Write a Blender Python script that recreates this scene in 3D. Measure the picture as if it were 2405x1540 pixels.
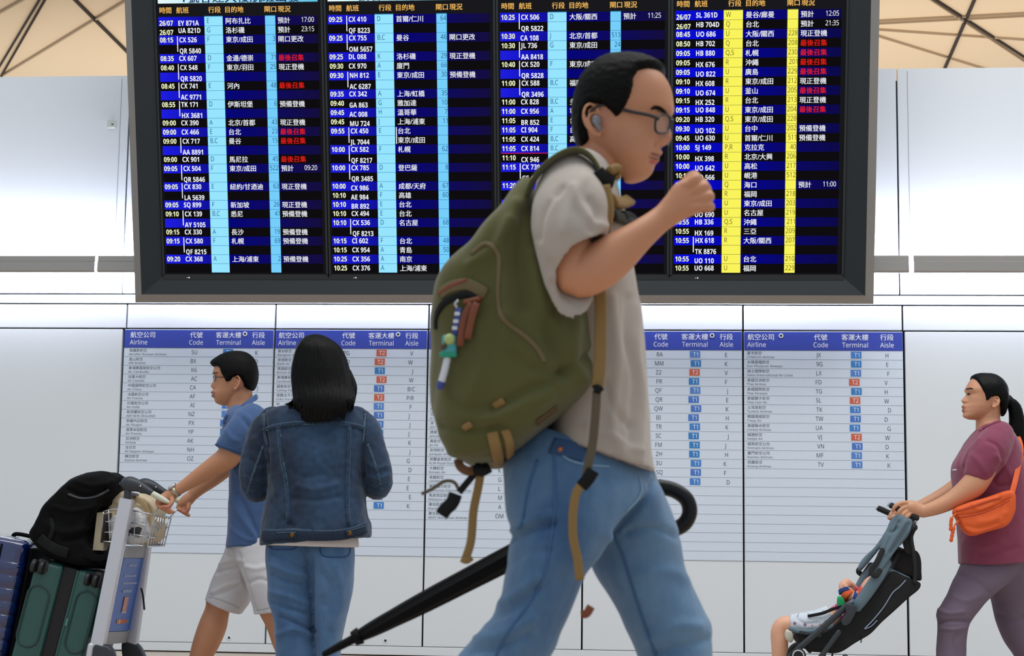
import bpy, bmesh, math, random
import numpy as np
from mathutils import Matrix, Vector, noise as mnoise

for o in list(bpy.data.objects):
    bpy.data.objects.remove(o)
SC = bpy.context.scene
COL = SC.collection
rng = random.Random(7)

# ------------------------------------------------------------------ camera
W, H, FPX = 2405, 1540, 3900.0
CAM = np.array([0.0, -11.657, 0.86])
YAW, PITCH, ROLL = 0.08106, 0.12294, 0.01315
def cam_axes():
    cy, sy, cp, sp = math.cos(YAW), math.sin(YAW), math.cos(PITCH), math.sin(PITCH)
    fwd = np.array([-sy*cp, cy*cp, sp]); right = np.array([cy, sy, 0.0]); up = np.cross(right, fwd)
    cr, sr = math.cos(ROLL), math.sin(ROLL)
    return np.stack([cr*right+sr*up, -sr*right+cr*up, -fwd], 1)
RM = cam_axes()
cd = bpy.data.cameras.new('camera'); camo = bpy.data.objects.new('camera', cd); COL.objects.link(camo)
m4 = Matrix([[*RM[i], CAM[i]] for i in range(3)] + [[0, 0, 0, 1]])
camo.matrix_world = m4
cd.sensor_width = 36.0; cd.lens = FPX/W*36.0; cd.clip_end = 300
cd.dof.use_dof = True; cd.dof.focus_distance = 9.3; cd.dof.aperture_fstop = 9.0
SC.camera = camo

# ------------------------------------------------------------------ exposure, world, lights
vs = SC.view_settings
vs.view_transform = 'Standard'; vs.look = 'None'; vs.exposure = 0.0; vs.gamma = 1.0; vs.use_curve_mapping = False
SC.display_settings.display_device = 'sRGB'
wd = bpy.data.worlds.new('hall_daylight'); SC.world = wd; wd.use_nodes = True
bg = wd.node_tree.nodes['Background']; bg.inputs[0].default_value = (0.80, 0.91, 1.0, 1); bg.inputs[1].default_value = 0.63

def area(name, loc, aim, sx, sy, power, color=(1, 1, 1)):
    l = bpy.data.lights.new(name, 'AREA'); l.shape = 'RECTANGLE'; l.size = sx; l.size_y = sy
    l.energy = power; l.color = color
    o = bpy.data.objects.new(name, l); COL.objects.link(o); o.location = loc
    d = Vector(aim)-Vector(loc)
    o.rotation_euler = d.to_track_quat('-Z', 'Y').to_euler()
    return o
area('overhead_fill', (1.0, -7.0, 9.2), (0.5, -5.5, 0), 12, 5, 700, (1.0, 0.97, 0.93))  # added unseen fill light from above, gives the light a direction
area('ceiling_fill', (-2.0, 18, 2.0), (0, 30, 10), 30, 6, 2100, (1.0, 0.93, 0.82))  # added fill hidden behind the wall, brightens the ceiling from below

# ------------------------------------------------------------------ pixel rays (the photograph's 2405 x 1540 frame)
def ray(px, py):
    d = np.array([(px-W/2)/FPX, -(py-H/2)/FPX, -1.0])
    return RM @ d
def P(px, py, Y):
    """point where the ray of a photo pixel meets the vertical plane y = Y"""
    d = ray(px, py); return CAM + d*((Y-CAM[1])/d[1])
def depth(Y, px=1200, py=1000):
    return -((P(px, py, Y)-CAM) @ RM)[2]
def M(px, Y, at=(1200, 1000)):
    """metres covered by px photo pixels at plane y = Y"""
    return px*depth(Y, *at)/FPX
def pix(pts):
    q = (np.asarray(pts)-CAM) @ RM
    return np.stack([W/2+FPX*q[:, 0]/-q[:, 2], H/2-FPX*q[:, 1]/-q[:, 2]], 1)

# ------------------------------------------------------------------ materials
def lin(c):
    return tuple((v/12.92 if v <= 0.04045 else ((v+0.055)/1.055)**2.4) for v in [x/255.0 for x in c])
_m = {}
def mat(name, rgb, rough=0.6, metal=0.0, bump=None, var=None, spec=0.5, coat=0.0, sss=0.0, emit=None, trans=0.0, alpha=1.0, attr=None, sheen=0.0):
    """procedural principled material. bump=(scale,strength[,distance]); var=(scale,amount) colour mottling"""
    if name in _m: return _m[name]
    m = bpy.data.materials.new(name); m.use_nodes = True; nt = m.node_tree; N = nt.nodes; L = nt.links
    b = N['Principled BSDF']
    c = (*lin(rgb), 1)
    b.inputs['Base Color'].default_value = c
    b.inputs['Roughness'].default_value = rough; b.inputs['Metallic'].default_value = metal
    b.inputs['Specular IOR Level'].default_value = spec
    b.inputs['Coat Weight'].default_value = coat
    b.inputs['Sheen Weight'].default_value = sheen
    b.inputs['Transmission Weight'].default_value = trans; b.inputs['Alpha'].default_value = alpha
    if sss: 
        b.inputs['Subsurface Weight'].default_value = sss; b.inputs['Subsurface Radius'].default_value = (0.012, 0.005, 0.003); b.inputs['Subsurface Scale'].default_value = 0.5
    tc = N.new('ShaderNodeTexCoord'); src = None
    if attr:
        a = N.new('ShaderNodeAttribute'); a.attribute_name = attr; src = a.outputs['Color']
    if var:
        n = N.new('ShaderNodeTexNoise'); n.inputs['Scale'].default_value = var[0]; n.inputs['Detail'].default_value = 6
        L.new(tc.outputs['Object'], n.inputs['Vector'])
        mp = N.new('ShaderNodeMapRange'); mp.inputs[1].default_value = 0.3; mp.inputs[2].default_value = 0.7
        mp.inputs[3].default_value = 1-var[1]; mp.inputs[4].default_value = 1+var[1]
        L.new(n.outputs[0], mp.inputs[0])
        mx = N.new('ShaderNodeMix'); mx.data_type = 'RGBA'; mx.blend_type = 'MULTIPLY'; mx.inputs[0].default_value = 1
        if src: L.new(src, mx.inputs[6])
        else: mx.inputs[6].default_value = c
        L.new(mp.outputs[0], mx.inputs[7]); src = mx.outputs[2]
    if src: L.new(src, b.inputs['Base Color'])
    if bump:
        n = N.new('ShaderNodeTexNoise'); n.inputs['Scale'].default_value = bump[0]; n.inputs['Detail'].default_value = 4
        L.new(tc.outputs['Object'], n.inputs['Vector'])
        bp = N.new('ShaderNodeBump'); bp.inputs['Strength'].default_value = bump[1]; bp.inputs['Distance'].default_value = bump[2] if len(bump) > 2 else 0.01
        L.new(n.outputs[0], bp.inputs['Height']); L.new(bp.outputs[0], b.inputs['Normal'])
    if emit:
        b.inputs['Emission Color'].default_value = (*lin(emit[0]), 1); b.inputs['Emission Strength'].default_value = emit[1]
    _m[name] = m; return m
def glow(name, rgb, strength=1.0):
    if name in _m: return _m[name]
    m = bpy.data.materials.new(name); m.use_nodes = True; nt = m.node_tree; nt.nodes.clear()
    e = nt.nodes.new('ShaderNodeEmission'); o = nt.nodes.new('ShaderNodeOutputMaterial')
    e.inputs[0].default_value = (*lin(rgb), 1); e.inputs[1].default_value = strength
    nt.links.new(e.outputs[0], o.inputs[0]); _m[name] = m; return m

# ------------------------------------------------------------------ objects
def props(o, label=None, cat=None, group=None, kind=None):
    if label: o['label'] = label
    if cat: o['category'] = cat
    if group: o['group'] = group
    if kind: o['kind'] = kind
    return o
def thing(name, label, cat, loc, group=None):
    o = bpy.data.objects.new(name, None); COL.objects.link(o); o.location = loc; o.empty_display_size = 0.05
    return props(o, label, cat, group)
def mk(name, vf, m, parent=None, smooth=True, label=None, cat=None, group=None, kind=None, sharp=None):
    v, f = vf
    me = bpy.data.meshes.new(name)
    me.from_pydata([tuple(map(float, x)) for x in v], [], [tuple(int(i) for i in x) for x in f]); me.update()
    if m: me.materials.append(m)
    if smooth: me.polygons.foreach_set('use_smooth', [True]*len(me.polygons))
    if smooth and sharp:
        me.set_sharp_from_angle(angle=math.radians(sharp))
    o = bpy.data.objects.new(name, me); COL.objects.link(o)
    if parent:
        o.parent = parent
        L = Vector((0, 0, 0)); p = parent
        while p: L += p.location; p = p.parent
        o.location = -L
    return props(o, label, cat, group, kind)
def join(*parts):
    v, f, n = [], [], 0
    for a, b in parts:
        v.append(np.asarray(a, float).reshape(-1, 3)); f += [tuple(int(i)+n for i in x) for x in b]; n += len(a)
    return np.concatenate(v), f
def box(c, s, R=None, bev=0.0):
    """box centre c, full size s, optional 3x3 rotation, bevelled"""
    bm = bmesh.new(); bmesh.ops.create_cube(bm, size=1.0)
    bmesh.ops.scale(bm, vec=s, verts=bm.verts)
    if bev: bmesh.ops.bevel(bm, geom=list(bm.edges), offset=min(bev, min(s)*0.45), segments=2, affect='EDGES', profile=0.5)
    v = np.array([x.co[:] for x in bm.verts]); f = [tuple(q.index for q in x.verts) for x in bm.faces]; bm.free()
    if R is not None: v = v @ np.asarray(R).T
    return v+np.asarray(c), f
def rings(R, close=True, cap=True):
    """loft a list of rings (k,3)"""
    k = len(R[0]); v = np.concatenate(R); f = []
    for i in range(len(R)-1):
        for j in range(k if close else k-1):
            a = i*k+j; b = i*k+(j+1) % k
            f.append((a, b, b+k, a+k))
    if cap and close:
        f.append(tuple(range(k-1, -1, -1))); f.append(tuple(range((len(R)-1)*k, len(R)*k)))
    return v, f
def crom(pts, sub):
    """Catmull-Rom through rows of numbers"""
    p = np.asarray(pts, float)
    if sub <= 1 or len(p) < 2: return p
    q = np.concatenate([[2*p[0]-p[1]], p, [2*p[-1]-p[-2]]]); out = []
    for i in range(len(p)-1):
        a, b, c, d = q[i:i+4]
        for t in np.arange(sub)/sub:
            out.append(0.5*((2*b)+(c-a)*t+(2*a-5*b+4*c-d)*t*t+(3*b-a-3*c+d)*t**3))
    out.append(p[-1]); return np.array(out)
def sweep(C, r1, r2=None, ref=(0, 1, 0), k=16, cap=True, exp=2.0, roundends=False):
    """tube along centres C (n,3); r1 = radius across, r2 = radius along ref"""
    C = np.asarray(C, float); n = len(C); r1 = np.broadcast_to(r1, n).astype(float); r2 = r1 if r2 is None else np.broadcast_to(r2, n).astype(float)
    T = np.gradient(C, axis=0) if n > 1 else np.array([[0, 0, 1.0]])
    T /= np.linalg.norm(T, axis=1)[:, None]+1e-12
    if roundends:
        h = [0.35, 0.75, 0.95]
        s = lambda i, sg: ([C[i]+sg*T[i]*r1[i]*math.sqrt(max(0, 1-x*x)) for x in h], [r1[i]*x for x in h], [r2[i]*x for x in h])
        a, b = s(0, -1), s(n-1, 1)
        C = np.concatenate([a[0], C, b[0][::-1]]); r1 = np.concatenate([a[1], r1, b[1][::-1]]); r2 = np.concatenate([a[2], r2, b[2][::-1]])
        T = np.concatenate([[T[0]]*3, T, [T[-1]]*3])
    th = np.arange(k)*2*math.pi/k; c, s_ = np.cos(th), np.sin(th)
    c = np.sign(c)*np.abs(c)**(2/exp); s_ = np.sign(s_)*np.abs(s_)**(2/exp)
    ref = np.asarray(ref, float); R = []
    for i in range(len(C)):
        b = ref-T[i]*(ref @ T[i])
        if np.linalg.norm(b) < 0.05: b = np.array([1.0, 0, 0])-T[i]*T[i][0]
        b /= np.linalg.norm(b); a = np.cross(b, T[i])
        R.append(C[i]+np.outer(c*r1[i], a)+np.outer(s_*r2[i], b))
    return rings(R, cap=cap)
def tube(Y, pts, k=16, sub=4, exp=2.0, rnd=True, cap=True):
    """limb traced on the photo: rows (px, py, dy metres, r px [, r-depth px]); lies about plane y = Y"""
    p = [list(q)+[q[3]]*(5-len(q)) for q in pts]
    p = crom(p, sub)
    C = np.array([P(q[0], q[1], Y+q[2]) for q in p])
    sc = np.array([depth(Y+q[2])/FPX for q in p])
    return sweep(C, p[:, 3]*sc, p[:, 4]*sc, k=k, exp=exp, roundends=rnd, cap=cap)
def prows(Y, rows, k=40, sub=5, exp=2.2, cap=True):
    """upright volume traced on the photo: rows (py, xleft, xright, depth radius m, dy m)"""
    p = crom([list(q)+[0]*(6-len(q)) for q in rows], sub); R = []
    th = np.arange(k)*2*math.pi/k; c, s_ = np.cos(th), np.sin(th)
    c = np.sign(c)*np.abs(c)**(2/exp); s_ = np.sign(s_)*np.abs(s_)**(2/exp)
    for q in p:
        py, xl, xr, ry, dy, tl = q      # tl = slope of the ring in the picture
        h = (xr-xl)/2
        A, B = P(xl, py-tl*h, Y+dy), P(xr, py+tl*h, Y+dy); m = (A+B)/2; a = (B-A)/2
        R.append(m+np.outer(c, a)+np.outer(s_*ry, np.array([0, -1.0, 0])))
    return rings(R, cap=cap)
def fix(vf):
    """consistent outward normals"""
    bm = bmesh.new(); vs_ = [bm.verts.new(x) for x in vf[0]]
    for f in vf[1]:
        try: bm.faces.new([vs_[i] for i in f])
        except ValueError: pass
    bmesh.ops.recalc_face_normals(bm, faces=bm.faces); bm.verts.index_update()
    v = np.array([x.co[:] for x in bm.verts]); f = [tuple(q.index for q in x.verts) for x in bm.faces]; bm.free()
    return v, f
def fuse(parts, voxel, smooth=2, lam=0.5):
    """one continuous surface out of overlapping closed shells"""
    v, f = join(*[fix(p) for p in parts])
    me = bpy.data.meshes.new('t'); me.from_pydata([tuple(x) for x in v], [], f)
    o = bpy.data.objects.new('t', me); COL.objects.link(o)
    md = o.modifiers.new('r', 'REMESH'); md.mode = 'VOXEL'; md.voxel_size = voxel; md.adaptivity = 0
    dg = bpy.context.evaluated_depsgraph_get(); e = o.evaluated_get(dg).data
    n = len(e.vertices); V = np.empty(n*3); e.vertices.foreach_get('co', V); V = V.reshape(-1, 3)
    q = np.empty(len(e.loops), int); e.loops.foreach_get('vertex_index', q)
    tot = np.empty(len(e.polygons), int); e.polygons.foreach_get('loop_total', tot)
    st = np.empty(len(e.polygons), int); e.polygons.foreach_get('loop_start', st)
    F = [tuple(q[a:a+b]) for a, b in zip(st, tot)]
    bpy.data.objects.remove(o); bpy.data.meshes.remove(me)
    return relax(V, F, smooth, lam)
def edges_of(F):
    a = np.concatenate([np.stack([np.array(f), np.roll(np.array(f), -1)], 1) for f in F]) if len({len(f) for f in F}) > 1 else \
        np.stack([np.array(F), np.roll(np.array(F), -1, axis=1)], 2).reshape(-1, 2)
    a = np.sort(a, axis=1); return np.unique(a, axis=0)
def relax(V, F, it, lam=0.5):
    if it == 0: return V, F
    E = edges_of(F); n = len(V); cnt = np.bincount(E.ravel(), minlength=n)[:, None].clip(1)
    for _ in range(it):
        S = np.zeros((n, 3))
        for d in range(3):
            S[:, d] = np.bincount(E[:, 0], V[E[:, 1], d], n)+np.bincount(E[:, 1], V[E[:, 0], d], n)
        V = V+lam*(S/cnt-V)
    return V, F
def vnorm(V, F):
    n = np.zeros_like(V)
    q = np.array([f if len(f) == 4 else (f[0], f[1], f[2], f[2]) for f in F if len(f) in (3, 4)])
    c = np.cross(V[q[:, 2]]-V[q[:, 0]], V[q[:, 3]]-V[q[:, 1]])
    c3 = np.cross(V[q[:, 1]]-V[q[:, 0]], V[q[:, 2]]-V[q[:, 0]]); t = q[:, 2] == q[:, 3]; c[t] = c3[t]
    for d in range(3):
        for k in range(4): n[:, d] += np.bincount(q[:, k], c[:, d], len(V))
    return n/(np.linalg.norm(n, axis=1)[:, None]+1e-12)
def folds(vf, segs, front=True, noise=None, fine=None):
    """cloth creases: segs = (polyline in photo px, width px, height m); noise = (freq, amp m)"""
    V, F = vf; V = np.array(V); n = vnorm(V, F); px = pix(V); D = np.zeros(len(V))
    tc = CAM-V; tc /= np.linalg.norm(tc, axis=1)[:, None]; fr = (n*tc).sum(1)
    wgt = np.clip(fr*2.5+0.3, 0, 1) if front else 1.0
    for pl, wd, h in segs:
        best = np.full(len(V), 1e9); pl = crom(pl, 4)
        for a, b in zip(pl[:-1], pl[1:]):
            ab = b-a; t = np.clip(((px-a) @ ab)/(ab @ ab+1e-9), 0, 1)
            best = np.minimum(best, np.linalg.norm(px-a-t[:, None]*ab, axis=1))
        D += h*np.exp(-(best/wd)**2)
    D = D*wgt
    for ns in ([noise] if noise else [])+([fine] if fine else []):
        D += ns[1]*np.array([mnoise.noise(Vector(x*ns[0])) for x in V])
    return V+n*D[:, None], F
def person(name, label, loc): return thing(name, label, 'person', loc)
def paint(o, base, spots):
    """skin colour (lips, brows) with crease shade painted in (mouth line, nostril): spots = (px, py, rx, ry, angle, rgb, weight, side) in photo px"""
    me = o.data; n = len(me.vertices); V = np.empty(n*3); me.vertices.foreach_get('co', V); V = V.reshape(-1, 3)
    px = pix(V); C = np.tile(np.array(lin(base)), (n, 1))
    nn = np.empty(n*3); me.vertices.foreach_get('normal', nn); nn = nn.reshape(-1, 3)
    tc = CAM-V; fr = (nn*tc).sum(1) > 0
    for sx, sy, rx, ry, ang, rgb, w in spots:
        d = px-np.array([sx, sy]); ca, sa = math.cos(math.radians(ang)), math.sin(math.radians(ang))
        u = (d[:, 0]*ca+d[:, 1]*sa)/rx; v = (-d[:, 0]*sa+d[:, 1]*ca)/ry
        k = np.clip(1.6*(1-(u*u+v*v)), 0, 1)*w*fr
        C = C*(1-k[:, None])+np.array(lin(rgb))*k[:, None]
    at = me.color_attributes.new('tint', 'FLOAT_COLOR', 'POINT')
    at.data.foreach_set('color', np.concatenate([C, np.ones((n, 1))], 1).ravel())

from mathutils.bvhtree import BVHTree
def bvh(vf): return BVHTree.FromPolygons([Vector(x) for x in vf[0]], [tuple(f) for f in vf[1]])
def hit(t, px, py):
    """first point of a mesh on the ray of a photo pixel, with its normal"""
    d = ray(px, py); d = d/np.linalg.norm(d)
    loc, n, i, ds = t.ray_cast(Vector(CAM), Vector(d))
    if loc is None:
        loc, n, i, ds = t.find_nearest(Vector(CAM+d*8)); 
        q = CAM+d*((Vector(loc)-Vector(CAM)).length); loc, n, i, ds = t.find_nearest(Vector(q))
    n = np.array(n)
    if n @ d > 0: n = -n
    return np.array(loc), n
def surf(t, pts, hw, th, sub=5, lift=0.0, round_=False):
    """a strip (seam, zip, webbing) lying on a mesh along a photo polyline: hw half width in m, th thickness"""
    p = crom(pts, sub); h = [hit(t, *q[:2]) for q in p]; C = np.array([x[0] for x in h]); N = np.array([x[1] for x in h])
    for _ in range(2): N[1:-1] = (N[:-2]+N[1:-1]+N[2:])/3
    Tn = np.gradient(C, axis=0); Tn /= np.linalg.norm(Tn, axis=1)[:, None]+1e-9
    A = np.cross(N, Tn); A /= np.linalg.norm(A, axis=1)[:, None]+1e-9; N = np.cross(Tn, A); R = []
    hw = np.broadcast_to(hw, len(C))
    for c, n, a, w in zip(C, N, A, hw):
        c = c+n*(lift+.0008)
        if round_: R.append(np.array([c+a*w*math.cos(x)+n*th*math.sin(x) for x in np.arange(8)*math.pi/4]))
        else: R.append(np.array([c-a*w-n*th*.4, c-a*w+n*th*.7, c-a*w*.8+n*th, c+a*w*.8+n*th, c+a*w+n*th*.7, c+a*w-n*th*.4]))
    return fix(rings(R))
def patch(t, cx_, cy_, w, h, ang, th, round_=0.25):
    """a small tab (w x h photo px) lying on a mesh"""
    c, n = hit(t, cx_, cy_); ca, sa = math.cos(math.radians(ang)), math.sin(math.radians(ang))
    e = hit(t, cx_+ca*w*.4, cy_+sa*w*.4)[0]-c; u = e-n*(e @ n); u /= np.linalg.norm(u); v = np.cross(n, u)
    s = np.linalg.norm(c-CAM)/FPX
    return box(c+n*th*.3, (w*s, h*s, th), np.stack([u, v, n], 1), bev=th*.4)
def sring(pts, Y, N=32):
    """closed ring through (px, py, dy) points"""
    W3 = np.array([P(a, b, Y+d) for a, b, d in pts]); n = len(W3); q = []
    for i in range(n):
        a, b, c, d = W3[(i-1) % n], W3[i], W3[(i+1) % n], W3[(i+2) % n]
        for t in np.arange(8)/8: q.append(0.5*((2*b)+(c-a)*t+(2*a-5*b+4*c-d)*t*t+(3*b-a-3*c+d)*t**3))
    q = np.array(q+[q[0]]); l = np.concatenate([[0], np.cumsum(np.linalg.norm(np.diff(q, axis=0), axis=1))])
    s = np.arange(N)/N*l[-1]
    return np.stack([np.interp(s, l, q[:, i]) for i in range(3)], 1)
def blendrings(Rs, sub=5):
    A = np.array(Rs); return [x for x in crom(A.reshape(len(A), -1), sub).reshape(-1, A.shape[1], 3)]

# ------------------------------------------------------------------ heads
class Head:
    """head from profile rows (py, face front x, nose/lip extra px, extra half width px, back x, half width px)"""
    def __init__(s, Y, rows, yaw=0.0, dy=0.0, fexp=2.4):
        s.Y = Y+dy; s.rows = np.array(rows, float); s.yaw = yaw; s.fexp = fexp
        s.sc = depth(s.Y)/FPX; r = s.rows; m = len(r)//2
        s.c = P((r[m, 1]+r[m, 4])/2, r[m, 0], s.Y)
    def world(s, X, PY, L):
        o = np.array([P(a, b, s.Y) for a, b in zip(X.ravel(), PY.ravel())]); o[:, 1] += L.ravel()
        d = o-s.c; c, n = math.cos(s.yaw), math.sin(s.yaw)
        if abs(c) > .5: d[:, 0] /= c
        return s.c+np.stack([c*d[:, 0]-n*d[:, 1], n*d[:, 0]+c*d[:, 1], d[:, 2]], 1)
    def mid(s, px, py, lat=None):
        """a pixel seen on the near side of the head -> the pixel of the same height/position on its mid plane"""
        if lat is None:
            r = s.rows; xf, xb, hw = (np.interp(py, r[:, 0], r[:, i]) for i in (1, 4, 5)); u = (px-(xf+xb)/2)/(abs(xf-xb)/2+1e-6)
            lat = hw*s.sc*math.sqrt(max(0, 1-u*u))
        d = depth(s.Y); q = (d-lat)/d
        vx, vy = pix(CAM[None]+np.array([[0.0, 1e4, 0.0]]))[0]      # vanishing point of the depth direction
        return vx+(px-vx)*q, vy+(py-vy)*q
    def grid(s, nrow=90, k=96):
        r = s.rows; t = np.linspace(0, len(r)-1, nrow)
        q = crom(r, 8); q = np.stack([np.interp(t*8, np.arange(len(q)), q[:, i]) for i in range(q.shape[1])], 1)
        for i in (4, 5):
            a_ = np.pad(q[:, i], 4, mode='edge'); q[:, i] = np.convolve(a_, np.ones(9)/9, 'valid')
        a_ = np.pad(q[:, 1], 2, mode='edge'); q[:, 1] = np.convolve(a_, np.ones(5)/5, 'valid')
        th = np.arange(k)*2*math.pi/k; c, sn = np.cos(th), np.sin(th); e = s.fexp
        X = np.zeros((nrow, k)); L = X.copy()
        for i, (py, xf, ex, ew, xb, hw) in enumerate(q):
            xm = xb+(xf-xb)*0.46
            front = np.sign(c)*np.abs(c)**(2/e); side = np.sign(sn)*np.abs(sn)**(2/2.25)
            l = side*max(hw, 1)
            x = np.where(c > 0, xm+(xf-xm)*front, xm+(xm-xb)*np.sign(c)*np.abs(c)**(2/2.2))
            x = x+np.where(c > 0, ex*np.exp(-(l/max(ew, 2))**2), 0)
            X[i] = x; L[i] = l*s.sc
        return X, np.repeat(q[:, :1], k, 1), L
    def dent(s, X, PY, L, spots):
        """move the face in (+) or out: (px y, lateral px, r y, r lat, amount px along profile)"""
        xc = (s.rows[:, 1].mean()+s.rows[:, 4].mean())/2; sg = np.sign(s.rows[len(s.rows)//2, 1]-xc)
        for py, la, ry, rl, am in spots:
            py = s.mid(s.rows[:, 1].mean(), py, la*s.sc)[1]
            g_ = np.exp(-((PY-py)/ry)**2-((np.abs(L)/s.sc-la)/rl)**2)*(sg*(X-xc) > 0)
            X = X-sg*am*g_
        return X
    def skin(s, spots=(), nrow=90, k=96):
        X, PY, L = s.grid(nrow, k); X = s.dent(X, PY, L, spots); V = s.world(X, PY, L).reshape(nrow, k, 3)
        return fix(rings(list(V)))
    def hair(s, poly, thick, soft=6.0, nrow=150, k=200, strand=(0.0, 0.0), nz=(60, .002), spots=(), shape=None):
        """hair shell: poly in profile px encloses the hair; thick m"""
        X, PY, L = s.grid(nrow, k); X = s.dent(X, PY, L, spots); V = s.world(X, PY, L); vf = fix(rings(list(V.reshape(nrow, k, 3))))
        n = vnorm(V, vf[1]); q = np.stack([X.ravel(), PY.ravel()], 1)
        sd = polydist(q, np.array([s.mid(*a) for a in poly], float)); w = np.clip(sd/soft, -1, 1); w = np.where(w > 0, np.sqrt(w), w)
        th_ = np.where(w > 0, thick*w, 0.006*w)
        if shape is not None: th_ = th_*shape(q[:, 0], q[:, 1])
        nn = np.array([mnoise.noise(Vector(v*nz[0]))*nz[1]+mnoise.noise(Vector(v*nz[0]*4))*nz[1]*.4 for v in V]); th_ = th_+nn*(w > 0)
        V = V+n*th_[:, None]
        return V, vf[1]
def polydist(q, poly):
    """signed distance (+ inside) of points to a polygon"""
    d = np.full(len(q), 1e9); ins = np.zeros(len(q), bool); n = len(poly)
    for i in range(n):
        a, b = poly[i], poly[(i+1) % n]; ab = b-a; t = np.clip(((q-a) @ ab)/(ab @ ab+1e-9), 0, 1)
        d = np.minimum(d, np.linalg.norm(q-a-t[:, None]*ab, axis=1))
        cr = ((a[1] > q[:, 1]) != (b[1] > q[:, 1])) & (q[:, 0] < (b[0]-a[0])*(q[:, 1]-a[1])/(b[1]-a[1]+1e-12)+a[0]); ins ^= cr
    return np.where(ins, d, -d)
def ear(hd, cx_, cy_, w, h, tilt, lat, out=.010, open_=1):
    """ear about a profile pixel: w,h px; open_=+1 when the face looks towards +x"""
    s = hd.sc; cx_, cy_ = hd.mid(cx_, cy_, lat*s); ca, sa = math.cos(math.radians(tilt)), math.sin(math.radians(tilt))
    def pt(u, v, o): 
        x = u*w*.5*open_; y = v*h*.5
        return hd.world(np.array([cx_+x*ca-y*sa]), np.array([cy_+x*sa+y*ca]), np.array([-(lat*s+o)]))[0]
    helix = [(.75, -.25, .0), (.55, -.75, .3), (.05, -.98, .8), (-.5, -.82, 1.2), (-.85, -.35, 1.5), (-.85, .15, 1.5), (-.55, .55, 1.2), (-.15, .85, .8), (.25, .95, .5), (.45, .72, .3)]
    C = crom([pt(a, b, out*c) for a, b, c in helix], 4)
    t1 = sweep(C, np.linspace(.0030, .0038, len(C)), k=8, roundends=True)
    anti = crom([pt(a, b, out*c) for a, b, c in [(.15, -.45, .5), (-.3, -.3, 1.0), (-.45, .1, 1.1), (-.2, .45, .8), (.15, .55, .5)]], 4)
    t2 = sweep(anti, .0030, k=8, roundends=True)
    base = [pt(.55*math.cos(a)-.12, .80*math.sin(a), out*.55-.55*out*(math.cos(a) > .3)) for a in np.arange(16)*math.pi/8]
    b2 = [pt(.6*math.cos(a)-.05, .85*math.sin(a), -.012) for a in np.arange(16)*math.pi/8]
    return [t1, t2, fix(rings([np.array(b2), np.array(base)]))]
def strands(roots, tips, rad, k=5, sag=None, n=6, seed=1, jit=.003):
    """many tapered locks between root and tip points"""
    r_ = random.Random(seed); out = []
    for a, b in zip(roots, tips):
        a, b = np.array(a), np.array(b); t = np.linspace(0, 1, n)[:, None]
        C = a*(1-t)+b*t+(sag(t) if sag else 0)
        C = C+np.array([[r_.uniform(-jit, jit) for _ in range(3)] for _ in range(n)])*t
        out.append(sweep(C, rad*np.array([1, 1, .95, .8, .55, .12])[:n], k=k))
    return out

def pillow(Y, outline, d, dy=0.0, N=64, flat=.55, edge=5, pw=2.6, closed=True):
    """soft bag: outline of photo px (px, py) with thickness d metres"""
    o = sring([(a, b, dy) for a, b in outline], Y, N); c = o.mean(0); R = []
    for a in np.linspace(-math.pi/2, math.pi/2, 2*edge+5):
        h = math.sin(a); q = math.cos(a); s = flat+(1-flat)*max(q, 0)**(1.6/pw) if abs(h) < .999 else flat
        R.append(c+(o-c)*s+np.array([0, h*d/2, 0]))
    return fix(rings(R))
# ================================================================== room shell
WHITE = mat('white_laminate', (222, 227, 232), rough=0.38, spec=0.35, bump=(900, 0.03, 0.001))
WHITE2 = mat('white_laminate_band', (222, 227, 232), rough=0.36, spec=0.35)
GAP = mat('shadow_gap', (14, 14, 16), rough=0.8)
FLOORM = mat('floor_stone', (196, 178, 160), rough=0.3, var=(3, 0.06))
CEILM = mat('ceiling_panels', (226, 206, 178), rough=0.7, bump=(2, 0.05, 0.02))
SEAM = mat('ceiling_seam', (52, 42, 36), rough=0.8)
RIB = mat('ceiling_rib', (178, 158, 134), rough=0.7)

mk('floor', box((0, 6, -0.1), (46, 44, 0.2)), FLOORM, smooth=False, kind='structure')
def panel(x0, x1, z0, z1, y=0.0, t=0.04): return box(((x0+x1)/2, y+t/2, (z0+z1)/2), (x1-x0, t, z1-z0), bev=0.003)
XL, XR = -3.762, 1.788                     # edges of the directory
ZT = 4.17
g = 0.010
# black carcass behind the panels
mk('wall_back', box((0, 0.32, 2.05), (15.0, 0.5, 4.1)), GAP, smooth=False, kind='structure')
lower = join(panel(-7.4, XL-g, 0.07, 2.288), panel(XR+g, 7.4, 0.07, 2.288))
mk('wall_back_lower_panels', lower, WHITE, smooth=False, kind='structure')
xs = [-7.4, -3.745, -2.652, -1.543, -0.434, 0.68, 1.783, 7.4]
mk('trim_1', join(*[panel(xs[i]+0.006, xs[i+1]-0.006, 2.298, 2.468) for i in range(7)]), WHITE2, smooth=False, kind='structure')
mk('trim_2', panel(-7.4, 7.4, 2.478, 2.540), WHITE2, smooth=False, kind='structure')
mk('trim_3', panel(-7.4, 7.4, 0.008, 0.0665), WHITE2, smooth=False, kind='structure')
# upper panels: seams by the board
sl = -3.79; sr = 1.768
up = join(panel(-7.4, sl-0.006, 2.55, ZT), panel(sl+0.006, sr-0.006, 2.55, ZT), panel(sr+0.006, 7.4, 2.55, ZT))
mk('wall_back_upper_panels', up, WHITE, smooth=False, kind='structure')
# fine drilled lines beside the seams
mk('trim_4', join(box((sl-0.065, -0.0005, 3.35), (0.004, 0.001, 1.6)), box((sr+0.075, -0.0005, 3.35), (0.004, 0.001, 1.6))), mat('fine_groove', (150, 155, 160), rough=0.6), smooth=False, kind='structure')

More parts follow.
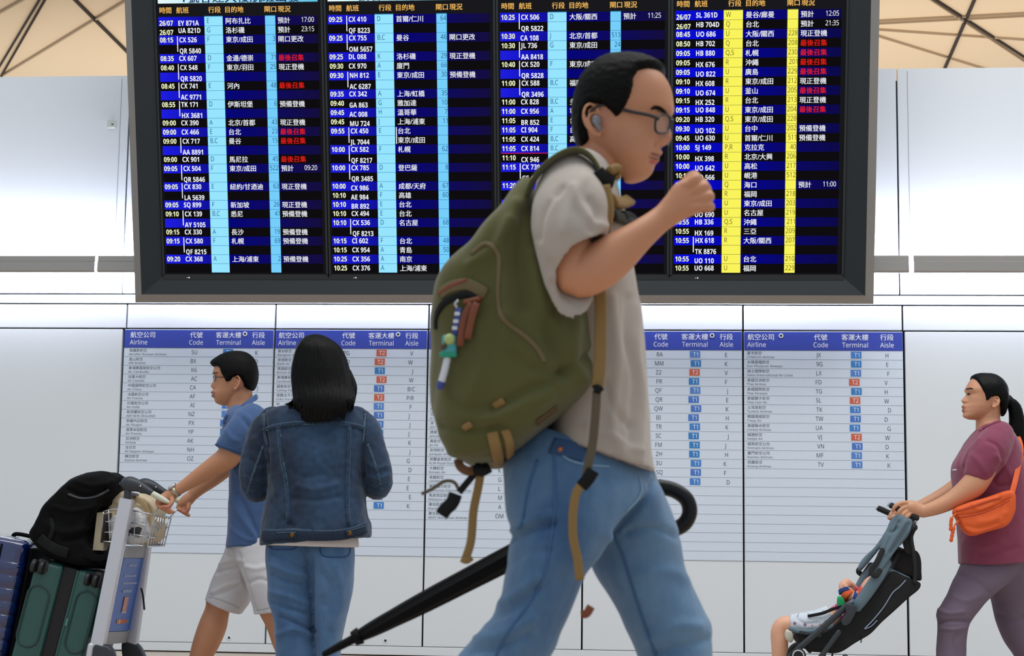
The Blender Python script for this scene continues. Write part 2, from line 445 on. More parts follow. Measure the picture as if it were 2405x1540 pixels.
# ceiling: big triangular coffers far behind the wall
def ceil_pt(px, py): 
    d = ray(px, py); t = (10.5-CAM[2])/d[2]; return CAM+d*t
mk('ceiling', box((0, 42, 10.65), (90, 74, 0.3)), CEILM, smooth=False, kind='structure')
def seam(px0, py0, px1, py1, w, m, name):
    a, b = ceil_pt(px0, py0), ceil_pt(px1, py1); d = (b-a); d /= np.linalg.norm(d); w = w*0.17; s = np.cross(d, [0, 0, 1])*w/2; z = np.array([0, 0, 0.05])
    a = a-d*3; b = b+d*3
    R = [np.array([p-s, p+s, p+s-z, p-s-z]) for p in (a, b)]
    return mk(name, fix(rings(R)), m, smooth=False, kind='structure')
tn = 5
def tr(*a):
    global tn
    seam(*a, 'trim_%d' % tn); tn += 1
for q in [(91, 0, 22, 115, 0.16, SEAM), (104, 0, 38, 115, 0.16, SEAM), (180, 0, 292, 112, 0.30, SEAM), (46, 0, -60, 60, 0.22, RIB), (292, 0, 103, 115, 0.22, RIB),
          (2287, 0, 2246, 95, 0.30, SEAM), (2203, 0, 2345, 92, 0.15, SEAM), (2190, -2, 2332, 92, 0.15, RIB), (2060, 52, 2405, 34, 0.16, RIB), (2060, 46, 2405, 28, 0.16, RIB), (2060, 66, 2405, 90, 0.12, RIB), (2068, 83, 2110, 96, 0.12, RIB)]:
    tr(*q)

# ================================================================== lettering
_jobs = []; _strs = {}
def sans(s, heavy):
    """the plain grotesque alphabet (mathematical sans-serif letters) of the built-in font"""
    A, a_, n = (0x1D5D4, 0x1D5EE, 0x1D7EC) if heavy else (0x1D5A0, 0x1D5BA, 0x1D7E2)
    return ''.join(chr(A+ord(c)-65) if 'A' <= c <= 'Z' else chr(a_+ord(c)-97) if 'a' <= c <= 'z' else chr(n+ord(c)-48) if '0' <= c <= '9' else c for c in s)
def T(bucket, s, place, size, align='L', xs=1.0, bold=0.0):
    """queue a line of text: place(x,z array)->world points"""
    cjk = any(ord(c) > 0x2000 for c in s)
    if cjk and bold and not isinstance(bucket[-1], float):
        for dx in (-bold, bold):
            T2(bucket, s, (lambda x, z, p=place, d=dx*size: p(x+d, z)+np.array([0, -.0004 if d > 0 else 0, 0])), size, align, xs)
        return
    T2(bucket, sans(s, bold > 0.009), place, size, align, xs)
def T2(bucket, s, place, size, align='L', xs=1.0, bold=0.0):
    _strs.setdefault((s, bold), None); _jobs.append((bucket, s, place, size, align, xs, bold))
def bake_text():
    obs = {}
    for key in _strs:
        c = bpy.data.curves.new('t', 'FONT'); c.body = key[0]; c.resolution_u = 3; c.offset = 0.0; c.fill_mode = 'FRONT'
        o = bpy.data.objects.new('t', c); COL.objects.link(o); obs[key] = o
    dg = bpy.context.evaluated_depsgraph_get()
    for key, o in obs.items():
        me = o.evaluated_get(dg).to_mesh(); n = len(me.vertices); v = np.empty(n*3); me.vertices.foreach_get('co', v)
        _strs[key] = (v.reshape(-1, 3)[:, :2].copy(), [tuple(p.vertices) for p in me.polygons]); o.evaluated_get(dg).to_mesh_clear()
    for o in obs.values():
        c = o.data; bpy.data.objects.remove(o); bpy.data.curves.remove(c)
    out = {}
    for bucket, s, place, size, align, xs_, bold in _jobs:
        v, f = _strs[(s, bold)]
        if not len(v): continue
        x = v[:, 0]*size*xs_; z = v[:, 1]*size
        if align == 'R': x = x-x.max()
        elif align == 'C': x = x-(x.max()+x.min())/2
        out.setdefault(bucket, []).append((place(x, z), f))
    return {k: join(*p) for k, p in out.items()}

# ================================================================== departures board
TILT = 0.25; BO = np.array([0, -0.40, 2.2]); BV = np.array([0, -math.sin(TILT), math.cos(TILT)]); BN = np.array([0, -math.cos(TILT), -math.sin(TILT)])
BX = np.array([1.0, 0, 0])
def B(u, v, h=0.0): return BO+BX*u+BV*v+BN*h
def bpl(u, v, h): return lambda x, z: BO+np.outer(u+x, BX)+np.outer(v+z, BV)+BN*h
def bquad(u0, u1, v0, v1, h): return np.array([B(u0, v0, h), B(u1, v0, h), B(u1, v1, h), B(u0, v1, h)]), [(0, 1, 2, 3)]
def bbox(u0, u1, v0, v1, h0, h1, bev=0.0):
    Rb = np.stack([BX, BV, -BN], 1)
    Rb = np.stack([BX, -BN, BV], 1)
    return box(B((u0+u1)/2, (v0+v1)/2, (h0+h1)/2), (u1-u0, h1-h0, v1-v0), Rb, bev)
TRIMM = mat('brushed_metal_trim', (144, 139, 134), rough=0.36, metal=0.5, bump=(300, 0.05, 0.001))
CHAR = mat('charcoal_bezel', (36, 42, 46), rough=0.5, spec=.3)
BLK = mat('screen_black_plastic', (16, 18, 20), rough=0.4)
hs = thing('display_housing', 'wide tilted charcoal housing with metal trim around the four departures screens', 'display frame', B(-1.0, 0.2, 0))
u0, u1, v0, v1 = -3.535, 1.520, 0.228, 3.02
def mitre(uo0, uo1, vo0, vo1, ui0, ui1, vi0, vi1, ho, hi):
    """four mitred bars, outer edge at height ho, inner edge at height hi"""
    o = [B(uo0, vo0, ho), B(uo1, vo0, ho), B(uo1, vo1, ho), B(uo0, vo1, ho)]; i = [B(ui0, vi0, hi), B(ui1, vi0, hi), B(ui1, vi1, hi), B(ui0, vi1, hi)]
    v = []; f = []
    for k in range(4):
        n = len(v); v += [o[k], o[(k+1) % 4], i[(k+1) % 4], i[k]]; f.append((n, n+1, n+2, n+3))
    return np.array(v), f
def frame_side(h0, h1, a): 
    o = [B(a[0], a[2], h0), B(a[1], a[2], h0), B(a[1], a[3], h0), B(a[0], a[3], h0)]; i = [B(a[0], a[2], h1), B(a[1], a[2], h1), B(a[1], a[3], h1), B(a[0], a[3], h1)]
    return fix(rings([np.array(o), np.array(i)], cap=False))
outer = (u0, u1, v0, v1); rim = (-3.482, 1.461, 0.288, 2.96); inn = (-3.345, 1.322, 0.405, 2.80)
mk('back_box', bbox(u0+.01, u1-.01, v0+.01, v1-.01, -0.135, -0.03), mat('housing_back', (60, 62, 66), rough=0.6), hs, smooth=False)
mk('metal_trim', join(frame_side(-0.13, 0.02, outer), mitre(*outer, *rim, 0.02, 0.045)), TRIMM, hs, smooth=False, label='brushed metal trim')
mk('bezel', join(mitre(*rim, *inn, 0.045, -0.005), frame_side(-0.03, -0.005, inn)), CHAR, hs, smooth=False)
for ux in (-2.9, -1.0, .9): mk('wall_bracket', box((ux, -.29, 3.3), (.12, .56, .10)), mat('housing_back', (60, 62, 66)), hs, smooth=False)
gr = []
for (a, b) in (((rim[0], rim[2]), (inn[0], inn[2])), ((rim[1], rim[2]), (inn[1], inn[2]))):
    p, q = B(*a, 0.0462), B(*b, -0.0038); s = np.cross((q-p)/np.linalg.norm(q-p), BN)*0.003
    mk('mitre_joint', (np.array([p-s, p+s, q+s, q-s]), [(0, 1, 2, 3)]), BLK, hs, smooth=False)

PIT = 0.06225; VT = 2.178; S0 = [-3.312, -2.145, -0.979, 0.188]
RED = '最後召集'; PREP = '預備登機'; NOW = '現正登機'; CHG = '閘口更改'; EST = '預計'
# rows: time, bar, flight, aisle, destination, gate, status, clock
D1 = '''26/07||EY 871A|E|阿布扎比||預計|17:00
26/07||UA 821D|G|洛杉磯||預計|23:15
08:15|b|CX 526|F|東京/成田|3|閘口更改
|l|QR 5840
08:35||CX 607|D|金邊/德崇|71|最後召集
08:40|b|CX 548|F|東京/羽田|25|現正登機
|l|QR 5820
08:45|b|CX 741|E|河內|48|最後召集
|l|AC 9771
08:55|b|TK 171|D|伊斯坦堡|6|預備登機
|l|HX 3681
09:00||CX 390|A|北京/首都|43|現正登機
09:00||CX 466|E|台北|23|最後召集
09:00|b|CX 717|B,C|曼谷|15|最後召集
|l|AA 8891
09:00||CX 901|D|馬尼拉|45|最後召集
09:05|b|CX 504|F|東京/成田|522|預計|09:20
|l|QR 5846
09:05|b|CX 830|E|紐約/甘迺迪|63|現正登機
|l|LA 5639
09:05||SQ 899|F|新加坡|26|現正登機
09:10|b|CX 139|B,C|悉尼|41|預備登機
|l|AY 5105
09:15||CX 330|A|長沙|19|預備登機
09:15|b|CX 580|F|札幌|69|預備登機
|l|QF 8215
09:20||CX 368|A|上海/浦東|2|預備登機
'''
D2 = '''09:25|b|CX 410|D|首爾/仁川|64
|l|QF 8223
09:25|b|CX 755|B,C|曼谷|46|閘口更改
|l|OM 5657
09:25||DL 088|K|洛杉磯|29|現正登機
09:30||CX 970|A|廈門|66
09:30|b|NH 812|E|東京/成田|30|預備登機
|l|AC 6287
09:35||CX 342|A|上海/虹橋|35
09:40|d|GA 863|G|雅加達|10
09:45|d|AC 008|H|溫哥華|7
09:45|d|MU 724|J|上海/浦東|11
09:55|b|CX 450|E|台北
|l|JL 7044||東京/成田
10:00|b|CX 582|F|札幌|62
|l|QF 8217
10:00|b|CX 785|D|登巴薩|8
|l|QR 3485
10:00|d|CX 986|A|成都/天府|67
10:10|d|AE 984|F|高雄|60
10:10|d|BR 892|E|台北
10:10||CX 494|E|台北
10:10|b|CX 536|D|名古屋|68
|l|QF 8213
10:15||CI 602|F|台北|48
10:15||CX 954|A|青島|50
10:25||CX 356|A|南京||預計
10:25||CX 376|A|上海/浦東|70|預計'''
D3 = '''10:25|b|CX 506|D|大阪/關西||預計|11:25
|l|QR 5822
10:30|d|CA 108|J|北京/首都|513
10:30|b|JL 736|G|東京/成田|24
|l|AA 8418
10:40|b|CX 520|F|東京/成田
|l|QR 5828
11:00|b|CX 588|B,C|福岡
|l|QR 3496
11:00||CX 828|B,C|多倫多
11:00||CX 956|A|寧波
11:05|d|BR 852|E|台北
11:05||CI 904|F|台北
11:05||CX 424|B,C|高雄
11:05||CX 814|B,C|
11:10|d|CX 946
11:15|b|CX 739
|l|GF 4
11:20|b|CX
|l|
11:20
11:25
'''
D4 = '''26/07||SL 361D|W|曼谷/廊曼||預計|12:05
26/07||HB 704D|Q|台北||預計|21:35
08:45||UO 686|U|大阪/關西|228|現正登機
08:50||HB 702|Q|台北|208|最後召集
09:05||HB 880|Q,S|札幌|230|最後召集
09:05|d|HX 676|R|沖繩|201|最後召集
09:05|d|UO 822|U|廣島|229|最後召集
09:10|d|HX 608|R|東京/成田|212|現正登機
09:10|d|UO 674|U|釜山|205|最後召集
09:15|d|HX 252|R|台北|213|現正登機
09:15||UO 848|U|東京/成田|204|最後召集
09:20||HB 320|Q,S|東京/成田|228
09:30|d|UO 102|U|台中|202|預備登機
09:45||UO 630|U|首爾/仁川|511|預備登機
10:00||5J 149|P,R|克拉克|40
10:00|d|HX 398|R|北京/大興|206
10:00|d|UO 642|U|高松|217
10:1|d|UO 566|U|峴港|512
1|d|706|Q|海口||預計|11:00
|d|40|R|福岡|218
||  |U|東京/成田|203
|d|UO 690|U|名古屋|219
10:55||HB 336|Q,S|沖繩|211
10:55|d|HX 169|R|三亞|209
10:55|b|HX 618|R|大阪/關西|207
|l|TK 8876
10:55|d|UO 110|U|台北|210
10:55||UO 668|U|福岡|229'''
def grad_bar(name, stops):
    m = bpy.data.materials.new(name); m.use_nodes = True; nt = m.node_tree; nt.nodes.clear()
    N, L = nt.nodes.new, nt.links.new
    tc = N('ShaderNodeTexCoord'); sp = N('ShaderNodeSeparateXYZ'); r = N('ShaderNodeValToRGB'); e = N('ShaderNodeEmission'); o = N('ShaderNodeOutputMaterial')
    L(tc.outputs['Generated'], sp.inputs[0]); L(sp.outputs['X'], r.inputs[0]); L(r.outputs[0], e.inputs[0]); L(e.outputs[0], o.inputs[0])
    el = r.color_ramp.elements
    while len(el) < len(stops): el.new(0.5)
    for q, (p, c) in zip(el, stops): q.position = p; q.color = (*lin(c), 1)
    return m
BARM = grad_bar('screen_blue_rows', [(0, (30, 30, 225)), (0.10, (24, 24, 205)), (0.30, (16, 16, 150)), (0.42, (5, 5, 120)), (0.7, (14, 10, 92)), (1, (20, 14, 62))])
BARM4 = grad_bar('screen_blue_rows_right', [(0, (10, 14, 225)), (0.25, (6, 8, 185)), (0.42, (4, 4, 140)), (0.7, (10, 8, 100)), (1, (12, 10, 72))])
TITLEM = grad_bar('screen_title_bar', [(0, (235, 250, 250)), (0.25, (190, 235, 245)), (1, (90, 190, 225))])
TITLEB = glow('screen_title_blue', (10, 60, 150))
INK = dict(white=glow('screen_text_white', (244, 246, 252)), time=glow('screen_text_time', (250, 255, 205)), head=glow('screen_text_heading', (255, 196, 100)), red=glow('screen_text_red', (240, 32, 24)),
           aisle=glow('screen_text_aisle_blue', (8, 72, 130)), aisley=glow('screen_text_aisle_brown', (84, 66, 20)), dark=glow('screen_text_title', (20, 40, 90)))
CYAN = glow('screen_cyan_column', (150, 228, 254)); CYAN2 = glow('screen_sky_column', (118, 206, 250)); YEL = glow('screen_yellow_column', (250, 244, 92)); CELL = glow('screen_cell_line', (40, 130, 180)); CELLY = glow('screen_cell_line_yellow', (120, 116, 50))
SLAB = ['leftmost departures screen, cyan columns and red last-call statuses, first departure at 17:00', 'departures screen second from left, cyan columns, flights from 09:25 to 10:25', 'departures screen third from left, half hidden behind the walking man', 'rightmost departures screen, the one with yellow aisle and gate columns']
ROWBLK = glow('screen_black_row', (14, 12, 14)); srows = []
screens = []
for k, (data, s0) in enumerate(zip((D1, D2, D3, D4), S0)):
    t = thing('departures_screen', SLAB[k], 'screen', B(s0+0.55, 0.42, 0), 'departures screens in the tilted board'); screens.append(t)
    yel = k == 3; ri = 1.098 if k < 3 else 1.09
    a, b = s0-0.027, s0+1.1335
    mk('panel', bbox(a, b, 0.412, 2.80, -0.028, -0.004), mat('screen_glass', (7, 7, 10), rough=0.35, spec=0.12, emit=((9, 8, 12), 1.0)), t, smooth=False)
    mk('screen_frame', join(bbox(a, a+0.014, 0.412, 2.80, -0.02, 0.006), bbox(b-0.014, b, 0.412, 2.80, -0.02, 0.006), bbox(a, b, 0.386, 0.424, -0.03, 0.006)), mat('screen_frame_grey', (30, 36, 40), rough=0.35), t, smooth=False)
    rows = data.split('\n')
    mk('aisle_column', bquad(s0+.319, s0+.445, VT-28*PIT, VT+.004, .0006), CELLY if yel else CELL, t, smooth=False)
    mk('gate_column', bquad(s0+.737, s0+.807, VT-28*PIT, VT+.004, .0006), CELLY if yel else CELL, t, smooth=False)
    mk('title_bar', bquad(s0+.001, s0+1.10, 2.268, 2.42, .001), TITLEM if k < 2 else TITLEB, t, smooth=False)
    if k < 2: T((k, 'dark'), '1號客運大樓航班出發', bpl(s0+.16, 2.276, .002), 0.088, xs=0.98, bold=.015)
    for s, u in (('時間', .008), ('航班', .126), ('行段', .347), ('目的地', .459), ('閘口', .732), ('現況', .826)):
        T((k, 'head', s), s, bpl(s0+u, 2.205, .002), .0455, xs=.97, bold=.012)
    for r in range(28):
        c = ((rows[r] if r < len(rows) else '').split('|')+['']*8)[:8]; vb = VT-PIT*(r+1); blue = r % 2 == 0
        tm, br, fl, ai, de, ga, st, ck = c
        row = mk('flight_row', bquad(s0, s0+ri, vb, vb+PIT, 0.0), (BARM4 if yel else BARM) if blue else ROWBLK, t, smooth=False)
        mk('aisle_cell', bquad(s0+.319, s0+.445, vb+.0013, vb+PIT-.0013, .001), YEL if yel else CYAN, row, smooth=False)
        mk('gate_cell', bquad(s0+.737, s0+.807, vb+.0013, vb+PIT-.0013, .001), YEL if yel else CYAN2, row, smooth=False)
        srows.append((k, r, row)); K = lambda n: (k, r, n)
        date = '/' in tm
        if tm: T(K('time'), tm, bpl(s0+.006, vb+(.004 if date else .0155), .002), .047, xs=.80, bold=.016)
        if fl.strip():
            low = br in ('l', 'd') or date and k == 0 and r == 0
            T(K('flight'), fl, bpl(s0+(.140 if br in ('b', 'l') else .135), vb+(.003 if low else .0155), .002), .047, xs=.80, bold=.016)
        if br == 'b': mk('codeshare_bar', bquad(s0+.126, s0+.132, vb-.047, vb+.056, .002), INK['white'], row, smooth=False)
        if ai: T(K('aisle'), ai, bpl(s0+.333, vb+.0185, .002), .046, xs=.80)
        if de: T(K('destination'), de, bpl(s0+.463, vb+.014, .002), .0455, xs=.97, bold=.012)
        if r == 12 and k == 1: mk('codeshare_bar', bquad(s0+.452, s0+.458, vb-.056, vb+.056, .002), INK['white'], row, smooth=False)
        if ga: T(K('gate'), ga, bpl(s0+.8045, vb+.0185, .002), .046, xs=.80, align='R')
        if st: T(K('lastcall' if st == RED else 'status'), st, bpl(s0+.822, vb+.014, .002), .0455, xs=.97, bold=.010)
        if ck: T(K('clock'), ck, bpl(s0+1.072, vb+.0185, .002), .046, xs=.78, align='R', bold=.008)
    if k == 2: mk('red_line', bquad(s0, s0+.319, VT-15*PIT-.002, VT-15*PIT+.003, .0025), glow('screen_magenta_line', (205, 30, 90)), t, smooth=False)
    mk('status_light', join(bbox(s0+.155, s0+.163, .398, .404, .006, .009), bbox(s0+.143, s0+.147, .399, .402, .006, .008)), glow('status_light', (255, 250, 225), 1.5), t, smooth=False)

# ================================================================== airline directory on the wall
A1 = '''俄羅斯航空|Aeroflot Russian Airlines|SU|1|K
釜山航空|AIR BUSAN|BX|1|D
柬埔寨國家航空公司|Air Cambodia|K6|1|G
加拿大航空|Air Canada|AC|1|H
中國國際航空公司|Air China|CA|1|J
法國航空公司|Air France|AF|1|D
印度航空公司|Air India|AI|1|
新西蘭航空公司|AIR NEW ZEALAND|NZ|1|
新畿內亞航空|Air Niugini|PX|1|
普萊米婭航空|Air Premia|YP|1|
亞洲航空|AirAsia|AK|1|
全日空|All Nippon Airways|NH|1|
韓亞航空|Asiana Airlines|OZ|1|'''
A2 = '''曼谷航空|Bangkok Airways|PG|2|V
峇迪航空|Batik Air|OD|2|W
英國航空|British Airways||1|J
柬埔寨航空|Cambodia Airways||2|W
國泰航空|Cathay Pacific||1|B/C
宿霧太平洋|Cebu Pacific||2|P/R
中||| 1|F
|||1|J
|||1|J
|||1|J
|||1|K
|||1|J
|||1|G
|||1|D
|||1|E
|||1|E
|||1|E
|||1|K'''
A3 = '''嘉魯|Garuda|||
大灣|Greater|||
海南|Hainan|||
河北|Hebei|||
香港|HK|||
香|Ho|||
|In|||
日|Ja|||
濟|JEJU|||
捷星|Jetstar|||
真航空|Jin Air|||
吉祥航空|Juneyao Airlines|||
荷蘭皇家航空|KLM Royal Dutch|||
大韓航空|Korean Air|K||
長龍航空|LOONGAIR|G||
德國漢莎航空|Lufthansa German Airlines|L||
馬來西亞航空|Malaysia Airlines|M||
華信航空|Mandarin Airlines|A||
蒙古航空公司|MIAT Mongolian Airlines|OM||'''
A4 = '''||RA|1|E
||MM|1|K
||Z2|2|V
||PR|1|F
||QF|1|J
||QR|1|E
||QW|1|K
||BI|1|H
||TR|1|K
||SC|1|J
||FM|1|J
||ZH|1|H
||3U|1|K
||SQ|1|F
||9C|1|D'''
A5 = '''星宇航空|STARLUX Airlines|JX|1|H
太陽富國航空|Sun PhuQuoc Airways|9G|1|E
瑞士國際航空|Swiss International Air Lines|LX|1|F
泰國亞洲航空|Thai AirAsia|FD|2|V
泰國國際航空|Thai Airways|TG|1|H
泰國獅子航空|Thai Lion Air|SL|2|W
土耳其航空|Turkish Airlines|TK|1|D
韓國德威航空|T'way Air|TW|1|D
美國聯合航空|United Airlines|UA|1|G
越捷航空|VietJet Air|VJ|2|W
越南航空公司|Vietnam Airlines|VN|1|D
廈門航空公司|Xiamen Airlines|MF|1|K
西藏航空|Xizang Airlines|TV|1|K'''
STRIP = mat('strip_plastic', (214, 224, 238), rough=0.4)
HEADB = mat('directory_header_blue', (52, 70, 170), rough=0.4)
INKD = mat('print_dark', (48, 60, 76), rough=0.6); INKW = mat('print_white', (240, 243, 248), rough=0.5)
INKC = mat('print_grey', (52, 64, 80), rough=0.6)
T1M = [mat('badge_blue_%d' % i, c, rough=0.45) for i, c in enumerate(((64, 128, 205), (82, 132, 205), (48, 126, 196), (70, 118, 200)))]; T2M = mat('badge_orange', (206, 96, 70), rough=0.45)
LK = mat('lock_ring', (235, 238, 240), rough=0.3, metal=0.3)
cx = [-3.762, -2.655, -1.5455, -0.435, 0.679, 1.788]
DLAB = ['leftmost white airline directory panel, behind the man pushing the trolley', 'second airline directory panel from the left, behind the woman in the denim jacket', 'middle airline directory panel, mostly hidden by the green backpack', 'fourth airline directory panel from left, just right of the walking man', 'rightmost airline directory panel, behind and left of the stroller']
def wp(x, z, y): return lambda a, b: np.stack([x+a, np.full(len(a), y), z+b], 1)
SP = 0.0635; ZS = 2.152
dirs = []
for k, (data, x0, x1) in enumerate(zip((A1, A2, A3, A4, A5), cx[:-1], cx[1:])):
    t = thing('airline_directory', DLAB[k], 'directory board', ((x0+x1)/2, 0, 0.07), 'airline directory panels'); dirs.append(t)
    a, b = x0+.006, x1-.006
    mk('door_panel', panel(a, b, .07, 2.288), WHITE, t, smooth=False)
    mk('header_panel', box(((a+b)/2, -.003, 2.218), (b-a-.004, .006, .13)), HEADB, t, smooth=False, label='blue header with white column titles')
    w = b-a; lx = .045 if k not in (4,) else .04; fr = [.03/1.1, .52 if k == 0 else .50, .735, .945]
    cs = [a+.025+(.02 if k == 0 else 0), a+w*.485, a+w*.70, a+w*.90]
    hk = (k, 'hd', 0)
    T(hk, '航空公司', wp(cs[0], 2.229, -.0066), .047, bold=.012); T(hk, 'Airline', wp(cs[0]-.002, 2.176, -.0066), .047, xs=.93)
    for s, e, x in (('代號', 'Code', cs[1]), ('客運大樓', 'Terminal', cs[2]), ('行段', 'Aisle', cs[3])):
        hk = (k, 'hd', s)
        T(hk, s, wp(x, 2.229, -.0066), .047, align='C', bold=.012); T(hk, e, wp(x, 2.176, -.0066), .047, align='C', xs=.93)
    lkx = a+w*(.81 if k < 4 else .235)
    th = np.arange(20)*2*math.pi/20
    def disc(r, y0, y1, x, z): return fix(rings([np.stack([x+r*np.cos(th), np.full(20, y), z+r*np.sin(th)], 1) for y in (y0, y1)]))
    def lock(x, z, y):
        l = mk('lock', disc(.0165, y, y-.004, x, z), LK, t, smooth=False); mk('keyhole', disc(.0085, y-.0041, y-.0048, x, z), BLK, l, smooth=False)
    lock(lkx, 2.256, -.006)
    if k < 2: lock(a+w*.77, .106, 0.0)
    names = data.split('\n')
    for r in range(23):
        z1 = ZS-SP*r; zc = z1-SP/2; j = rng.uniform(-.004, .004); ins = .004 if rng.random() < .45 else 0
        st = mk('name_strip', box(((a+b)/2, -.002, zc), (b-a-.004-ins, .004, SP-.0014), bev=.0006), STRIP, t, smooth=False)
        mk('strip_edge', box(((a+b)/2, -.0025, zc-SP/2+.0006), (b-a-.004, .0046, .0012)), mat('strip_edge_grey', (122, 134, 146), rough=.5), st, smooth=False)
        if r >= len(names): continue
        c = (names[r].split('|')+['']*5)[:5]; sk = (k, r)
        jx = rng.uniform(-.006, .006)
        if c[0]: T(sk, c[0], wp(cs[0]-.004, zc+.004, -.0046), .0255, xs=1.02)
        if c[1]: T(sk, c[1], wp(cs[0]-.006, zc-.0225, -.0046), .0215, xs=1.12)
        if c[2]: T((k, r, 'c'), c[2], wp(cs[1]+jx-.012, zc-.014, -.0046), .042, align='C', xs=.86)
        if c[4]: T((k, r, 'a'), c[4], wp(cs[3]+rng.uniform(-.012, .012), zc-.016, -.0046), .042, align='C', xs=.86)
        if c[3].strip():
            x = cs[2]+rng.uniform(-.009, .009); n = c[3].strip()
            bd = mk('terminal_badge', box((x, -.0045, zc+.002), (.072, .003, .047)), T2M if n == '2' else T1M[rng.randrange(4)], st, smooth=False)
            T((k, r, 'b'), 'T'+n, wp(x+.004, zc-.0125, -.0064), .040, align='C', xs=.95)
        st['row'] = r
        dirs.append((k, r, st, t))
# bake every line of lettering into its part
txt = bake_text()
for k in range(4):
    if (k, 'dark') in txt: mk('title_lettering', txt[(k, 'dark')], INK['dark'], screens[k], smooth=False)
    for key in txt:
        if key[:2] == (k, 'head'): mk('heading_lettering', txt[key], INK['head'], screens[k], smooth=False)
for k, r, row in srows:
    ai = INK['aisley' if k == 3 else 'aisle']
    for n, m in (('time', INK['time']), ('flight', INK['white']), ('aisle', ai), ('destination', INK['white']), ('gate', ai), ('lastcall', INK['red']), ('status', INK['white']), ('clock', INK['white'])):
        if (k, r, n) in txt: mk({'lastcall': 'last_call'}.get(n, n)+'_lettering', txt[(k, r, n)], m, row, smooth=False)
for d in dirs:
    if not isinstance(d, tuple): continue
    k, r, st, t = d
    del st['row']
    if (k, r) in txt: mk('airline_name_lettering', txt[(k, r)], INKD, st, smooth=False)
    if (k, r, 'c') in txt: mk('code_lettering', txt[(k, r, 'c')], INKC, st, smooth=False)
    if (k, r, 'a') in txt: mk('aisle_lettering', txt[(k, r, 'a')], INKC, st, smooth=False)
    if (k, r, 'b') in txt: mk('terminal_lettering', txt[(k, r, 'b')], INKW, st, smooth=False)
ts = [d for d in dirs if not isinstance(d, tuple)]
for key, vf in txt.items():
    if len(key) == 3 and key[1] == 'hd': mk('header_lettering', vf, INKW, [c for c in ts[key[0]].children if c.name.startswith('header_panel')][0], smooth=False)

# ================================================================== wall light rails
RAILM = mat('rail_aluminium', (168, 162, 156), rough=0.35, metal=0.7)
LAMPM = glow('lamp_tube', (225, 232, 255), 6.0)
ZR = 2.722
def rail(x0, x1, label, lamp=True, power=21):
    t = thing('wall_light_rail', label, 'wall light', ((x0+x1)/2, -.1, ZR-.06), 'metal light rails along the white wall')
    yz = [(-.272, .052), (-.262, .060), (-.225, .060), (-.225, .056), (-.258, .054), (-.262, .046), (-.262, .018), (-.274, .010), (-.274, -.045), (-.265, -.054), (-.225, -.056), (-.225, -.060), (-.269, -.060), (-.281, -.050), (-.281, .012), (-.272, .020)]
    R = [np.array([[x, y, ZR+z] for y, z in yz]) for x in (x0, x1)]
    mk('rail_cover', fix(rings(R)), RAILM, t, smooth=False)
    n = max(2, int((x1-x0)/1.2)+1)
    for i in range(n):
        x = x0+.06+(x1-x0-.12)*i/(n-1); mk('bracket', box((x, -.13, ZR), (.02, .26, .02)), RAILM, t, smooth=False)
    if lamp:
        o = area('lamp', ((x0+x1)/2, -.175, ZR+.02), ((x0+x1)/2, 0, ZR+.045), x1-x0-.02, .07, power*(x1-x0), (.78, .82, 1.0)); o.parent = t; o.location = Vector((0, -.075, .08))
    return t
rail(-7.2, -3.905, 'long grey metal light rail on the wall left of the departures board')
rail(-3.885, -3.50, 'short grey metal rail piece touching the left edge of the departures board')
rail(1.46, 1.79, 'short grey metal rail piece touching the right edge of the departures board')
rail(1.822, 7.2, 'long grey metal light rail on the wall right of the departures board')
rail(-3.47, 1.43, 'middle run of the wall light behind the departures board, lighting the band below it', power=28)

# small box and lamp housing on the wall
s = thing('sensor_box', 'small square grey sensor box on the white wall left of the board', 'sensor', P(265, 300, 0))
c = P(264, 293, 0); mk('casing', box((c[0], -.018, c[2]), (.058, .036, .058), bev=.004), mat('sensor_plastic', (206, 210, 204), rough=.5), s, smooth=False)
mk('sensor_eye', box((c[0]+.012, -.037, c[2]-.006), (.016, .004, .012), bev=.002), mat('sensor_eye', (92, 98, 96), rough=.4), s, smooth=False)
c = P(2205, 98, .5)
lt = thing('ceiling_uplight', 'dark rounded lamp housing peeking over the top of the white wall', 'lamp', (c[0], .35, ZT))
th = np.linspace(0, math.pi/2, 8)
Rr = [np.stack([c[0]+.28*math.cos(a)*np.cos(np.arange(28)*math.pi/14), .35+.15*math.cos(a)*np.sin(np.arange(28)*math.pi/14), np.full(28, ZT-.08+.16*math.sin(a))], 1) for a in th[:-1]]
mk('housing', fix(rings(Rr)), mat('dark_housing', (70, 80, 84), rough=.4), lt)
